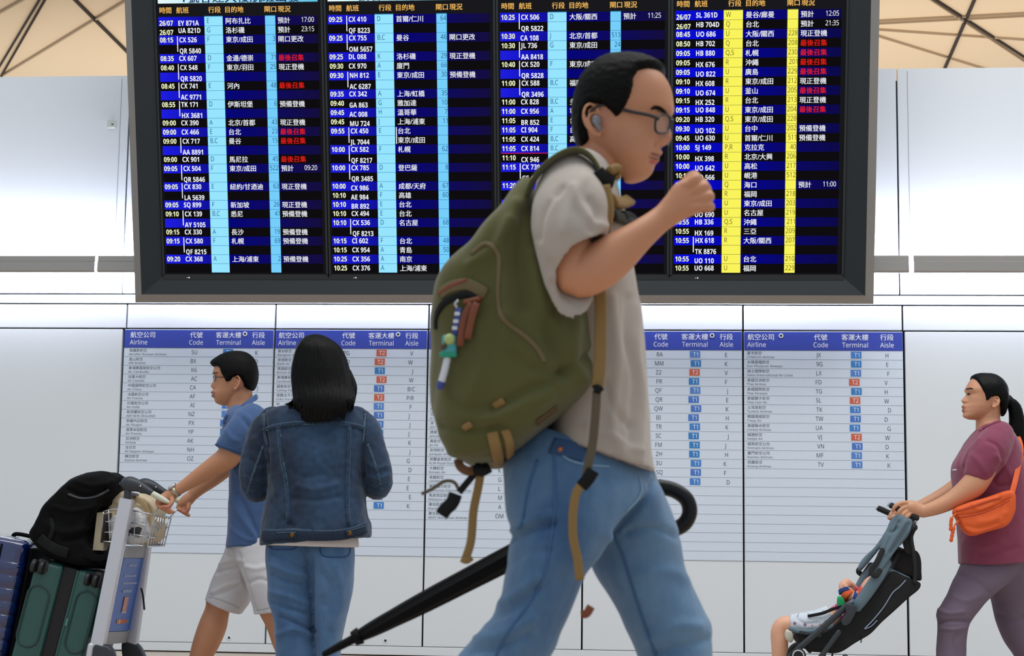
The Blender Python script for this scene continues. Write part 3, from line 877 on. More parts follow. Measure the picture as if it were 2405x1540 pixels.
# ================================================================== the man walking past with the backpack
SKIN1 = mat('skin_walking_man', (200, 139, 104), rough=0.5, sss=0.12, bump=(500, .06, .0006), attr='tint')
HAIRB = mat('hair_black', (7, 6, 6), rough=0.6, spec=0.12, bump=(420, .3, .0012))
TEE = mat('cotton_beige_grey', (176, 164, 154), rough=0.9, bump=(700, .12, .0008), var=(5, .03), sheen=0.2)
def denim(name, base, light, sc=4.0):
    m = mat(name, base, rough=0.85, bump=(900, .2, .0008), sheen=0.15); nt = m.node_tree; N, L = nt.nodes, nt.links
    tc = N.new('ShaderNodeTexCoord'); n = N.new('ShaderNodeTexNoise'); n.inputs['Scale'].default_value = sc; n.inputs['Detail'].default_value = 8; n.inputs['Roughness'].default_value = .65
    mp = N.new('ShaderNodeMapping'); mp.inputs['Scale'].default_value = (1, 1, .5)
    r = N.new('ShaderNodeMapRange'); r.inputs[1].default_value = .36; r.inputs[2].default_value = .66
    mx = N.new('ShaderNodeMix'); mx.data_type = 'RGBA'; mx.inputs[6].default_value = (*lin(base), 1); mx.inputs[7].default_value = (*lin(light), 1)
    L.new(tc.outputs['Object'], mp.inputs[0]); L.new(mp.outputs[0], n.inputs['Vector']); L.new(n.outputs[0], r.inputs[0]); L.new(r.outputs[0], mx.inputs[0])
    n2 = N.new('ShaderNodeTexNoise'); n2.inputs['Scale'].default_value = 380; n2.inputs['Detail'].default_value = 2
    r2 = N.new('ShaderNodeMapRange'); r2.inputs[3].default_value = .86; r2.inputs[4].default_value = 1.14; L.new(tc.outputs['Object'], n2.inputs['Vector']); L.new(n2.outputs[0], r2.inputs[0])
    m2 = N.new('ShaderNodeMix'); m2.data_type = 'RGBA'; m2.blend_type = 'MULTIPLY'; m2.inputs[0].default_value = 1; L.new(mx.outputs[2], m2.inputs[6]); L.new(r2.outputs[0], m2.inputs[7])
    L.new(m2.outputs[2], N['Principled BSDF'].inputs['Base Color']); return m
JEAN1 = denim('washed_blue_denim', (48, 86, 130), (114, 148, 178), 2.4)
JEANS_ = mat('denim_stitch', (52, 84, 120), rough=.9)
YG = -8.62
gr_ = [(147, 1496, 0, 30, 1446, 18), (151, 1512, 0, 30, 1428, 44), (160, 1533, 0, 30, 1411, 66), (174, 1551, 0, 30, 1396, 82), (194, 1566, 0, 30, 1380, 94), (220, 1576, 0, 30, 1370, 100), (248, 1578, 2, 40, 1364, 101),
       (266, 1575, 6, 50, 1362, 99), (280, 1564, 9, 14, 1362, 97), (298, 1558, 15, 13, 1363, 96), (316, 1555, 22, 14, 1366, 95), (330, 1551, 28, 17, 1371, 93), (339, 1549, 22, 19, 1377, 90), (347, 1547, 7, 13, 1386, 87),
       (355, 1545, 7, 20, 1396, 83), (363, 1542, 14, 25, 1408, 79), (372, 1540, 6, 25, 1420, 74), (380, 1536, 13, 23, 1432, 69), (390, 1531, 6, 26, 1443, 62), (404, 1526, 7, 26, 1455, 52), (416, 1519, 4, 24, 1464, 40), (425, 1505, 0, 20, 1468, 26), (430, 1490, 0, 20, 1466, 12)]
hg = Head(YG, gr_, yaw=-0.22, dy=0.0, fexp=2.35)
spots_g = [(283, 44, 11, 22, 7), (270, 40, 7, 26, -4), (318, 60, 22, 22, -3), (352, 60, 20, 22, 2), (338, 19, 7, 7, -9), (346, 26, 9, 6, 4), (347, 9, 4, 5, 5), (262, 92, 22, 14, 3)]
walker = person('person', 'man in a beige tee and light jeans striding past with a green backpack', (-.1, YG, 0))
head_g = hg.skin(spots_g, 130, 128)
DN = -.23
body_parts = [head_g,
    tube(YG, [(1436, 300, 0, 58, 60), (1420, 350, 0, 60, 62), (1398, 400, 0, 60, 62), (1378, 450, 0, 66, 80), (1365, 490, 0, 70, 110)], k=28),
    prows(YG, [(400, 1330, 1410, .06, 0), (440, 1300, 1440, .15, 0), (560, 1290, 1470, .16, 0), (800, 1320, 1495, .13, 0.02), (1000, 1320, 1500, .13, 0.02), (1120, 1300, 1500, .14, 0), (1200, 1260, 1470, .15, 0)]),
    # raised near arm
    tube(YG, [(1348, 440, -.16, 54), (1338, 520, -.21, 54), (1334, 590, DN, 54), (1352, 645, DN-.01, 53, 50), (1392, 634, DN-.01, 57, 50), (1440, 602, DN, 53, 48), (1500, 555, DN+.01, 38, 40), (1545, 520, DN+.02, 31, 30), (1572, 500, DN+.02, 32, 24)], k=28),
    tube(YG, [(1560, 506, DN+.02, 29, 23), (1590, 484, DN+.02, 38, 22), (1612, 466, DN+.02, 45, 21), (1632, 452, DN+.02, 42, 18)], k=28),
    # far arm, reaching down to the umbrella
    tube(YG, [(1350, 440, .17, 50), (1380, 620, .24, 44), (1410, 780, .27, 40), (1440, 900, .28, 38), (1478, 1060, .28, 27), (1494, 1110, .27, 30, 22), (1505, 1140, .27, 34, 20)], k=20),
    # legs
    tube(YG, [(1330, 1150, -.08, 80), (1270, 1400, -.1, 66), (1180, 1540, -.1, 58), (1080, 1700, -.1, 56), (960, 1900, -.1, 52), (895, 2100, -.1, 36), (880, 2190, -.1, 34)], k=20),
    tube(YG, [(1430, 1150, .08, 80), (1530, 1400, .1, 68), (1590, 1540, .1, 60), (1630, 1750, .1, 56), (1660, 1950, .1, 50), (1690, 2150, .1, 36), (1700, 2260, .1, 34)], k=20)]
fing = [((1622, 432), (1637, 417), (1634, 432), 12.5), ((1632, 450), (1655, 437), (1644, 452), 12.5), ((1637, 468), (1667, 460), (1652, 474), 12.0), ((1630, 488), (1669, 484), (1650, 492), 10.5)]
for (m, p, t, r) in fing:
    mid = ((m[0]+p[0])/2+1, (m[1]+p[1])/2-1)
    body_parts.append(tube(YG, [(m[0]-14, m[1]+6, DN+.016, r+1), (m[0], m[1], DN+.012, r+1), (*mid, DN+.008, r-.5), (p[0], p[1], DN+.016, r), (p[0]-1, p[1]+5, DN+.034, r-1), (t[0], t[1], DN+.050, r-2), (t[0]-14, t[1]+3, DN+.048, r-3)], k=14))
body_parts.append(tube(YG, [(1582, 462, DN+.035, 15), (1606, 436, DN+.038, 15), (1622, 416, DN+.036, 13), (1633, 410, DN+.036, 11)], k=14))
# fingers of the far hand round the umbrella shaft
for i in range(4):
    x, y = 1508+i*3, 1136+i*13
    body_parts.append(tube(YG, [(x-8, y-2, .262, 12), (x+16, y+2, .242, 11), (x+30, y+8, .255, 10), (x+28, y+14, .285, 10), (x+10, y+14, .292, 9)], k=12))
body_parts.append(tube(YG, [(1500, 1130, .25, 13), (1520, 1150, .235, 12), (1534, 1166, .235, 11)], k=12))
body_parts += ear(hg, 1417, 281, 40, 78, -12, 97, .012)
bd = fuse(body_parts, .0027, 2)
o = mk('body', bd, SKIN1, walker)
paint(o, (200, 139, 104), [(1541, 364, 18, 5.5, 16, (140, 70, 66), .95), (1537, 381, 15, 7.5, 16, (182, 88, 82), .95), (1539, 372.5, 19, 2.4, 14, (74, 30, 28), .95), (1556, 346, 7, 3, 20, (90, 48, 38), .9), (1538, 338, 2.5, 9, 10, (150, 92, 72), .6), (1560, 330, 30, 20, 0, (190, 126, 100), .5), (1418, 282, 18, 36, 0, (196, 128, 106), .5), (1440, 330, 60, 40, 0, (184, 130, 102), .4), (1550, 257, 22, 7, 24, (52, 36, 30), .85), (1500, 330, 50, 40, 0, (198, 146, 118), .5)])  # shade painted into mouth line, nostril and nose-wing crease
# eyebrow of hairs, eye
hb = bvh(head_g)
mk('eyebrow', surf(hb, [(1528, 256), (1540, 252), (1553, 256), (1564, 266)], [.0015, .002, .0024, .0028, .003, .0032, .0034, .0034, .0034, .0032, .003, .0028, .0024, .002, .0015, .001], .0008), HAIRB, walker)
e = hit(hb, 1556, 287)[0]+np.array([-.0, .010, 0])
def ball(c, r, k=20, n=12, s=(1, 1, 1)):
    R = [np.stack([c[0]+s[0]*r*math.sin(a)*np.cos(np.arange(k)*2*math.pi/k), c[1]+s[1]*r*math.sin(a)*np.sin(np.arange(k)*2*math.pi/k), np.full(k, c[2]+s[2]*r*math.cos(a))], 1) for a in np.linspace(.02, math.pi-.02, n)]
    return fix(rings(R))
EYEW = mat('eye_white', (216, 206, 200), rough=.2); EYED = mat('eye_iris', (30, 20, 16), rough=.1)
ew = mk('eye', ball(e+np.array([-.004, .004, 0]), .0105, s=(1, 1, .55)), EYEW, walker); mk('iris', ball(e+np.array([.0015, -.001, 0]), .0062, s=(1, 1, .7)), EYED, ew)
# hair
pg = [(1340, 120), (1600, 120), (1585, 205), (1572, 196), (1556, 178), (1536, 170), (1516, 172), (1507, 186), (1506, 205), (1501, 224), (1491, 244), (1480, 262), (1468, 272), (1456, 258), (1440, 244), (1415, 240), (1398, 262), (1394, 292), (1398, 320), (1392, 338), (1380, 346), (1340, 345)]
hair = hg.hair(pg, .0135, soft=9, nz=(140, .0012), spots=spots_g, nrow=200, k=240)
mk('hair', hair, HAIRB, walker)
# tee
torso = prows(YG, [(364, 1348, 1404, .055, 0), (376, 1328, 1418, .088, 0, .10), (388, 1304, 1432, .14, 0, .12), (425, 1272, 1446, .175, 0), (470, 1256, 1460, .185, 0), (545, 1262, 1478, .185, 0), (650, 1275, 1492, .18, 0), (720, 1290, 1503, .175, .01), (800, 1300, 1514, .17, .015),
   (900, 1305, 1522, .168, .02, .05), (960, 1302, 1526, .168, .02, .15), (1010, 1298, 1530, .168, .02, .25), (1050, 1294, 1536, .17, .02, .31), (1072, 1290, 1541, .172, .02, .33)], k=56, exp=2.4)
rA = sring([(1412, 420, -.12), (1390, 378, -.16), (1340, 358, -.175), (1280, 398, -.175), (1256, 470, -.15), (1285, 540, -.12), (1350, 560, -.10), (1405, 500, -.11)], YG)
rB = sring([(1428, 480, -.20), (1402, 440, -.255), (1345, 425, -.265), (1274, 450, -.25), (1246, 520, -.21), (1272, 610, -.15), (1340, 640, -.13), (1412, 560, -.14)], YG)
rC = sring([(1427, 520, -.22), (1395, 515, -.285), (1345, 510, -.30), (1283, 540, -.285), (1262, 590, -.25), (1288, 680, -.235), (1350, 692, -.22), (1415, 610, -.18)], YG)
rD = sring([(1426, 548, -.225), (1390, 552, -.295), (1350, 566, -.305), (1308, 618, -.29), (1294, 678, -.265), (1316, 748, -.262), (1378, 738, -.25), (1412, 645, -.19)], YG)
cD = rD.mean(0); rE = cD+(rD-cD)*.88; rF = (rC+rB)/2; cF = rF.mean(0); rF = cF+(rF-cF)*.66
sleeve = fix(rings(blendrings([rA, rB, rC, rD], 5)+[rE]+[rF]))
sleeve_far = tube(YG, [(1350, 425, .10, 48), (1350, 470, .17, 66), (1358, 540, .225, 62), (1368, 610, .245, 56)], k=32, rnd=False)
tee = fuse([torso, sleeve, sleeve_far], .0045, 3)
tee = folds(tee, [([(1390, 540), (1400, 500), (1385, 470)], 9, -.006), ([(1420, 530), (1390, 520), (1360, 480), (1345, 440)], 10, .006), ([(1300, 600), (1290, 540), (1300, 470)], 12, .006), ([(1268, 560), (1280, 500), (1320, 440)], 8, -.005),
   ([(1330, 540), (1340, 480), (1370, 420)], 14, .005), ([(1480, 700), (1470, 800), (1490, 900), (1480, 1040)], 10, -.006), ([(1500, 720), (1492, 820), (1508, 930), (1500, 1080)], 10, .006), ([(1440, 700), (1450, 850), (1440, 1000), (1460, 1060)], 12, .006),
   ([(1420, 900), (1440, 960), (1480, 1000)], 10, -.005), ([(1380, 1000), (1430, 1020), (1500, 1060)], 9, .004), ([(1300, 650), (1310, 700), (1340, 725)], 8, .004)], noise=(9, .004), fine=(30, .0012))
tee_o = mk('t_shirt', tee, TEE, walker)
tb = bvh(tee)
mk('hem_stitching', surf(tb, [(1350, 1040), (1400, 1056), (1450, 1078), (1500, 1092), (1528, 1098)], .0012, .0012), mat('tee_stitch', (150, 138, 128), rough=.9), tee_o)
# jeans
near = prows(YG, [(1040, 1235, 1500, .125, -.01, .31), (1101, 1182, 1520, .13, -.03, .2), (1154, 1182, 1498, .12, -.06, .1), (1207, 1188, 1466, .115, -.08), (1246, 1204, 1443, .11, -.09), (1264, 1201, 1433, .11, -.09), (1305, 1197, 1408, .105, -.1), (1350, 1192, 1374, .10, -.1), (1411, 1180, 1350, .095, -.1), (1452, 1150, 1334, .092, -.1), (1489, 1119, 1316, .09, -.1), (1540, 1070, 1296, .088, -.1),
   (1650, 985, 1215, .085, -.1), (1800, 900, 1120, .082, -.1), (2000, 825, 1030, .08, -.1), (2190, 780, 965, .08, -.1)], k=56)
far = prows(YG, [(1060, 1300, 1538, .12, .03, .31), (1101, 1330, 1545, .13, .04, .2), (1154, 1380, 1560, .125, .06, .1), (1207, 1400, 1577, .12, .08), (1248, 1405, 1592, .115, .09), (1300, 1394, 1605, .11, .1), (1345, 1398, 1617, .105, .1), (1411, 1436, 1645, .10, .1), (1444, 1454, 1658, .098, .1), (1470, 1466, 1669, .095, .1), (1540, 1499, 1670, .09, .1), (1700, 1540, 1690, .085, .1), (1900, 1580, 1730, .08, .1), (2100, 1610, 1765, .08, .1), (2250, 1625, 1785, .08, .1)], k=56)
jn = fuse([near, far], .0055, 3)
jn = folds(jn, [([(1206, 1262), (1250, 1240), (1300, 1228)], 9, -.014), ([(1206, 1248), (1240, 1226), (1290, 1205)], 12, .010), ([(1150, 1450), (1200, 1430), (1260, 1380)], 12, -.011), ([(1155, 1430), (1215, 1400), (1270, 1350)], 12, .008), ([(1120, 1500), (1180, 1490), (1250, 1450)], 12, .008), ([(1190, 1330), (1240, 1300), (1290, 1290)], 10, -.006),
   ([(1441, 1246), (1470, 1215), (1515, 1170), (1545, 1125)], 9, -.014), ([(1425, 1260), (1460, 1205), (1510, 1150)], 12, .009), ([(1590, 1260), (1540, 1240), (1470, 1250)], 8, -.008), ([(1640, 1470), (1590, 1470), (1530, 1500)], 14, .008), ([(1660, 1500), (1600, 1520), (1540, 1535)], 9, -.008), ([(1386, 1340), (1410, 1300), (1440, 1250)], 10, .004), ([(1100, 1530), (1170, 1520), (1240, 1490)], 9, -.007), ([(1620, 1360), (1570, 1340), (1500, 1350)], 14, .005)], noise=(7, .006), fine=(22, .0014))
jo = mk('jeans', jn, JEAN1, walker)
jb = bvh(jn)
ST = mat('denim_seam_blue', (64, 100, 142), rough=.9); LTS = mat('denim_seam_light', (134, 164, 190), rough=.9)
mk('side_seam', surf(jb, [(1300, 1060), (1304, 1120), (1302, 1200), (1294, 1270), (1280, 1340), (1255, 1400), (1225, 1440), (1190, 1490), (1165, 1540)], .0022, .0016), ST, jo)
mk('inside_seam', surf(jb, [(1441, 1255), (1462, 1300), (1478, 1350), (1496, 1410), (1516, 1470), (1540, 1538)], .0024, .0018), ST, jo)
mk('front_pocket_seam', surf(jb, [(1312, 1062), (1340, 1082), (1380, 1092), (1430, 1096)], .0016, .0016), LTS, jo)
mk('back_pocket_seam', surf(jb, [(1262, 1080), (1240, 1150), (1228, 1220), (1218, 1240)], .0022, .0016), ST, jo)
mk('fly_seam', surf(jb, [(1500, 1120), (1506, 1150), (1494, 1175), (1470, 1200)], .0014, .0015), LTS, jo)
mk('waistband', surf(jb, [(1296, 1046), (1340, 1056), (1372, 1066)], .016, .003), mat('denim_dark_waist', (50, 78, 116), rough=.9), jo)
c, n = hit(jb, 1316, 1057); mk('rivet', ball(c+n*.003, .005), mat('copper_rivet', (190, 110, 70), rough=.4, metal=.5), jo)
# shoes
SHOE = mat('shoe_dark', (60, 62, 66), rough=.6)
def shoe(x, y, d, parent, m=SHOE, L=.28, name='shoe'):
    """shoe standing on the floor; x heel, y line, d toe direction"""
    rows = [(0, .032, .075), (.05, .040, .085), (.11, .042, .078), (.17, .047, .058), (.23, .046, .045), (.28, .022, .028)]
    C = []; R = []
    for t, w, h in crom([(a*L/.28, b, c) for a, b, c in rows], 4):
        a = np.arange(20)*2*math.pi/20; R.append(np.stack([np.full(20, x+d*t), y+w*np.cos(a), np.clip(h*.5+h*.62*np.sin(a), .002, 9)], 1))
    return mk(name, fix(rings(R)), m, parent)
pa = P(880, 2190, YG-.1); shoe(pa[0]-.06, YG-.1, 1, walker); pa = P(1700, 2260, YG+.1); shoe(pa[0]-.06, YG+.1, 1, walker)

# glasses
GLS = mat('glasses_black', (28, 32, 36), rough=.25)
LENS = mat('lens', (235, 240, 250), rough=.03, spec=.8, alpha=.05)
gl = thing('eyeglasses', 'black framed glasses on the walking man with the backpack', 'glasses', P(1550, 290, YG))
def lat(px, py, l):
    a, b = hg.mid(px, py, -l if l < 0 else l)
    return hg.world(np.array([a]), np.array([b]), np.array([l]))[0]
for sg in (-1, 1):
    c0 = [(math.cos(a), math.sin(a)) for a in np.arange(24)*2*math.pi/24]
    ringp = []
    for u, v in c0:
        uu = np.sign(u)*abs(u)**.75; vv = np.sign(v)*abs(v)**.75
        l = sg*(.033+.0255*uu); px = 1578-abs(l)*1300*.30; py = 296+vv*22-(px-1570)*.05
        ringp.append(lat(px+vv*-1.5, py, l))
    ringp = np.array(ringp)
    mk('rim', sweep(np.concatenate([ringp, ringp[:1]]), .0023, k=8, cap=False), GLS, gl)
    cc = ringp.mean(0); nrm = np.cross(ringp[0]-cc, ringp[6]-cc); nrm /= np.linalg.norm(nrm)
    mk('lens', fix(rings([ringp+nrm*.0006, ringp-nrm*.0006])), LENS, gl)
    tp = crom([lat(1564, 284, sg*.0585), lat(1545, 274, sg*.070), lat(1500, 262, sg*.0765), lat(1455, 247, sg*.0785), lat(1436, 243, sg*.080), lat(1418, 250, sg*.082), lat(1402, 270, sg*.082)], 4)
    mk('temple', sweep(tp, np.linspace(.0034, .0022, len(tp)), np.linspace(.0016, .0014, len(tp)), k=8), GLS, gl)
mk('bridge', sweep(crom([lat(1576, 290, -.009), lat(1580, 286, 0), lat(1576, 290, .009)], 5), .002, k=8), GLS, gl)
ebd = thing('earbud', 'grey wireless earbud in the ear of the walking man', 'earphone', lat(1422, 282, -.086))
mk('earbud_body', ball(lat(1423, 280, -.081), .0095, s=(1, .9, 1.15)), mat('earbud_grey', (128, 128, 134), rough=.35), ebd)
mk('earbud_stem', sweep(np.array([lat(1422, 284, -.088), lat(1427, 292, -.087), lat(1431, 300, -.084)]), .0042, k=10, roundends=True), mat('earbud_grey', (128, 128, 134)), ebd)

# ------------------------------------------------------------------ backpack
OLV = mat('canvas_olive', (86, 84, 42), rough=.9, bump=(650, .25, .001), var=(4, .10), sheen=.15)
OLD = mat('canvas_olive_dark', (42, 41, 27), rough=.9, bump=(650, .2, .001))
TAN = mat('webbing_tan', (142, 112, 66), rough=.85, bump=(900, .3, .001)); PIPE = mat('piping_tan', (108, 94, 64), rough=.85)
BRN = mat('leather_brown', (122, 62, 34), rough=.55); BKL = mat('buckle_black', (15, 15, 15), rough=.5, spec=.2)
bp = thing('backpack', 'olive green canvas backpack with tan webbing on the walking man', 'backpack', P(1200, 1080, YG))
bag = prows(YG, [(432, 1234, 1252, .06, -.06), (450, 1224, 1252, .10, -.055), (480, 1204, 1255, .13, -.055), (515, 1180, 1262, .15, -.055), (540, 1150, 1272, .16, -.055), (580, 1114, 1285, .168, -.055), (613, 1076, 1300, .17, -.055), (647, 1046, 1315, .172, -.055), (676, 1032, 1345, .174, -.055), (710, 1026, 1380, .175, -.055), (745, 1022, 1394, .175, -.055), (807, 1027, 1400, .175, -.055), (860, 1028, 1404, .175, -.055), (915, 1024, 1395, .175, -.055),
   (955, 1025, 1362, .172, -.055), (991, 1030, 1312, .168, -.055), (1030, 1042, 1258, .162, -.055), (1062, 1060, 1218, .15, -.055), (1082, 1080, 1192, .13, -.055), (1094, 1108, 1172, .09, -.055)], k=72, exp=3.2, sub=4)
pocket = prows(YG, [(700, 1050, 1110, .05, -.055), (722, 1026, 1150, .11, -.055), (760, 1017, 1165, .128, -.055), (850, 1020, 1172, .13, -.055), (930, 1018, 1165, .128, -.055), (985, 1026, 1150, .115, -.055), (1012, 1048, 1120, .07, -.055)], k=48, exp=3.0)
bagf = fuse([bag, pocket], .0055, 3)
bagf = folds(bagf, [([(1210, 480), (1180, 560), (1180, 650), (1195, 740)], 16, .010), ([(1235, 500), (1225, 600), (1235, 720)], 18, -.010), ([(1100, 620), (1160, 580), (1200, 520)], 12, .007), ([(1250, 600), (1280, 720), (1330, 800)], 16, .008), ([(1300, 720), (1290, 790), (1330, 880)], 14, -.009), ([(1350, 760), (1350, 830), (1370, 890)], 14, .008), ([(1210, 830), (1270, 870), (1350, 870)], 12, -.007),
   ([(1160, 960), (1230, 920), (1300, 890), (1390, 830)], 12, -.010), ([(1140, 985), (1210, 960), (1290, 930)], 14, .008), ([(1040, 1000), (1100, 1010), (1170, 1000)], 10, -.008), ([(1060, 1060), (1120, 1050), (1190, 1030)], 12, .006), ([(1120, 760), (1130, 850), (1110, 930)], 18, .006), ([(1060, 930), (1100, 960), (1170, 950)], 12, -.006), ([(1180, 740), (1190, 800), (1240, 850)], 12, .006)], noise=(8, .008), fine=(24, .002))
mk('bag_body', bagf, OLV, bp)
bb = bvh(bagf)
mk('side_piping', surf(bb, [(1108, 596), (1136, 573), (1158, 580), (1172, 604), (1172, 645), (1170, 690), (1176, 738), (1196, 762), (1218, 778), (1245, 800), (1265, 822), (1280, 850)], .0045, .0030, round_=True), PIPE, bp)
mk('pocket_zip', surf(bb, [(1024, 772), (1026, 740), (1044, 712), (1075, 696), (1100, 692), (1124, 704)], .006, .003), BKL, bp, label='dark zip of the front pocket')
mk('lid_band', surf(bb, [(1036, 690), (1060, 674), (1100, 668), (1142, 690)], .010, .003), PIPE, bp)
mk('zip_flash', surf(bb, [(1032, 690), (1060, 672), (1098, 657)], .0035, .004), BRN, bp, label='red-brown zip piping')
for a in ((1172, 946, 32, 20, -30), (1098, 998, 26, 16, -35)): mk('lash_tab', patch(bb, *a, .008), TAN, bp)
mk('base_patch', patch(bb, 1284, 974, 62, 30, -38, .004), mat('patch_brown', (92, 70, 44), rough=.8), bp)
mk('bottom_webbing', surf(bb, [(1156, 1015), (1164, 1050), (1172, 1088)], .0095, .005), TAN, bp); mk('bottom_webbing', surf(bb, [(1186, 1008), (1195, 1042), (1196, 1072)], .0075, .005), TAN, bp)
for q in ([(1112, 712, 0), (1098, 750, 0), (1088, 816, 0)], [(1124, 712, 0), (1116, 750, 0), (1108, 798, 0)]):
    C = []; 
    for x, y, _ in q: h, n = hit(bb, x, y); C.append(h+n*.012)
    mk('zip_pull', sweep(crom(C, 4), .0062, .003, k=12, exp=4), BRN, bp, label='brown leather zip pull')
mk('pull_wrap', patch(bb, 1112, 706, 44, 12, -14, .018), BRN, bp)
def web(pts, hw, th, m, name='strap', Y=YG, parent=bp, sub=6, **k):
    p = crom(pts, sub); C = np.array([P(a[0], a[1], Y+a[2]) for a in p])
    return mk(name, sweep(C, hw, th, k=12, exp=4), m, parent, **k)
# shoulder strap over the near shoulder, down the chest, under the arm
sp = [(1236, 470, -.16), (1252, 425, -.185), (1285, 385, -.20), (1330, 357, -.20), (1368, 356, -.195), (1398, 382, -.19), (1418, 430, -.195), (1424, 480, -.20), (1418, 530, -.20), (1412, 570, -.19)]
C = np.array([P(x, y, YG+d) for x, y, d in crom(sp, 8)])
mk('shoulder_strap', sweep(C, .0036, .019, k=16, exp=4), OLV, bp)
web([(1420, 440, -.205), (1428, 490, -.205), (1420, 540, -.20), (1414, 580, -.19)], .011, .022, TAN, 'strap_facing')
web([(1428, 405, -.21), (1446, 398, -.20), (1448, 412, -.19)], .008, .014, TAN, 'load_strap'); web([(1404, 402, -.214), (1418, 420, -.214), (1436, 428, -.205)], .012, .010, BKL, 'strap_buckle')
web([(1440, 470, -.18), (1460, 476, -.12), (1478, 470, -.06)], .012, .006, TAN, 'sternum_strap'); web([(1440, 505, -.19), (1465, 515, -.13), (1478, 520, -.08)], .010, .006, OLD, 'sternum_strap'); web([(1462, 508, -.13), (1478, 512, -.10), (1490, 524, -.07)], .010, .008, BKL, 'strap_buckle')
web([(1404, 640, -.185), (1410, 700, -.188), (1410, 780, -.19), (1408, 860, -.19), (1402, 912, -.19)], .0105, .003, TAN, 'side_strap')
web([(1394, 915, -.195), (1404, 912, -.195), (1412, 920, -.195)], .007, .006, BKL, 'strap_buckle')
web([(1402, 918, -.195), (1398, 980, -.205), (1392, 1040, -.21), (1384, 1080, -.215), (1376, 1122, -.22)], .0075, .002, mat('strap_grey_brown', (92, 80, 62), rough=.8), 'side_strap')
web([(1366, 1142, -.222), (1380, 1126, -.224), (1394, 1104, -.224)], .011, .006, BKL, 'strap_buckle')
web([(1372, 1130, -.225), (1354, 1156, -.225), (1346, 1200, -.226), (1346, 1260, -.226), (1356, 1310, -.225), (1362, 1362, -.224)], .0075, .002, TAN, 'loose_strap')
web([(1366, 1442, -.22), (1378, 1440, -.222), (1388, 1424, -.224)], .007, .004, BRN, 'strap_end')
# straps below the bag
web([(1075, 1078, -.12), (1082, 1096, -.13), (1100, 1106, -.13), (1122, 1100, -.12)], .008, .002, mat('strap_rust', (112, 74, 48), rough=.8), 'bottom_loop')
web([(1116, 1096, -.12), (1130, 1104, -.125), (1148, 1096, -.12)], .011, .007, BKL, 'strap_buckle')
web([(1120, 1106, -.12), (1098, 1132, -.12), (1078, 1156, -.12)], .006, .002, BKL, 'bottom_strap')
web([(1078, 1150, -.12), (1066, 1132, -.12), (1044, 1130, -.12), (1018, 1146, -.12), (990, 1160, -.12)], .003, .0015, mat('strap_grey_brown', (92, 80, 62)), 'loose_cord')
web([(1070, 1160, -.12), (1062, 1180, -.122), (1046, 1196, -.122), (1038, 1208, -.12)], .012, .006, BKL, 'strap_buckle')
web([(1130, 1106, -.12), (1122, 1150, -.12), (1112, 1200, -.12), (1106, 1270, -.12), (1092, 1316, -.12)], .0075, .002, TAN, 'loose_strap')
web([(1084, 1312, -.12), (1096, 1316, -.122), (1108, 1308, -.12)], .006, .003, TAN, 'strap_end')
# key charm hanging from the zip
kc = thing('key_charm', 'teal charm on a blue and white lanyard hanging from the green backpack', 'key charm', P(1066, 840, YG-.2))
def on(x, y, l): h, n = hit(bb, x, y); return h+n*l
mk('clip', sweep(crom([on(1082, 706, .01), on(1076, 714, .012), on(1080, 724, .01)], 5), .0028, k=8), mat('steel', (190, 192, 196), rough=.25, metal=.9), kc)
mk('lanyard', sweep(crom([on(1084, 724, .012), on(1082, 750, .013), on(1076, 790, .012)], 5), .0055, .002, k=10, exp=4), mat('lanyard_blue', (64, 78, 150), rough=.7), kc)
for y in (738, 756, 772): mk('lanyard_stripe', box(on(1082-(y-738)*.12, y, .0155), (.009, .002, .006)), mat('lanyard_white', (215, 218, 226), rough=.6), kc, smooth=False)
mk('charm', box(on(1068, 812, .014), (.026, .012, .034), bev=.005), mat('charm_teal', (64, 156, 160), rough=.4), kc)
mk('charm_top', ball(on(1071, 800, .018), .010), mat('charm_yellow', (176, 190, 120), rough=.4), kc)
mk('charm_spot', ball(on(1063, 818, .021), .007), mat('charm_brown', (70, 60, 44), rough=.4), kc)
mk('charm_foot', box(on(1066, 836, .014), (.030, .012, .009), bev=.003), mat('charm_green', (20, 150, 120), rough=.4), kc)
mk('tag_tube', sweep(np.array([on(1062, 846, .012), on(1056, 874, .012), on(1049, 900, .012)]), .0062, k=12, roundends=True), mat('tag_white', (214, 218, 226), rough=.4), kc)
mk('tag_end', sweep(np.array([on(1049, 900, .012), on(1047, 908, .012)]), .0066, k=12, roundends=True), mat('lanyard_blue', (64, 78, 150)), kc)

# ------------------------------------------------------------------ umbrella in the far hand
UB = mat('umbrella_black', (10, 10, 12), rough=.75, spec=.2, bump=(300, .2, .001)); UH = mat('umbrella_handle', (9, 9, 10), rough=.38, spec=.3)
um = thing('umbrella', 'closed black umbrella with crook handle, carried by the walking man behind his legs', 'umbrella', P(1000, 1420, YG+.27))
YU = YG+.27
def un(t): return (836+(1500-836)*t, 1497+(1152-1497)*t)
path = [(*un(t), 0, r) for t, r in ((0.0, 11), (.01, 13), (.06, 17), (.14, 20), (.25, 23.5), (.42, 26), (.56, 28), (.7, 27), (.82, 24), (.92, 18), (.97, 12))]
cn = crom(path, 4); C = np.array([P(a[0], a[1], YU) for a in cn]); rr = cn[:, 3]*depth(YU)/FPX
Tn = np.gradient(C, axis=0); Tn /= np.linalg.norm(Tn, axis=1)[:, None]; R = []
for i in range(len(C)):
    b = np.array([0, 1.0, 0])-Tn[i]*Tn[i][1]; b /= np.linalg.norm(b); a = np.cross(b, Tn[i]); th = np.arange(96)*2*math.pi/96
    f = 1+.13*np.maximum(0, np.sin(8*th+i*.16))**1.5-.05
    R.append(C[i]+np.outer(np.cos(th)*rr[i]*f, a)+np.outer(np.sin(th)*rr[i]*f, b))
mk('canopy', fix(rings(R)), UB, um)
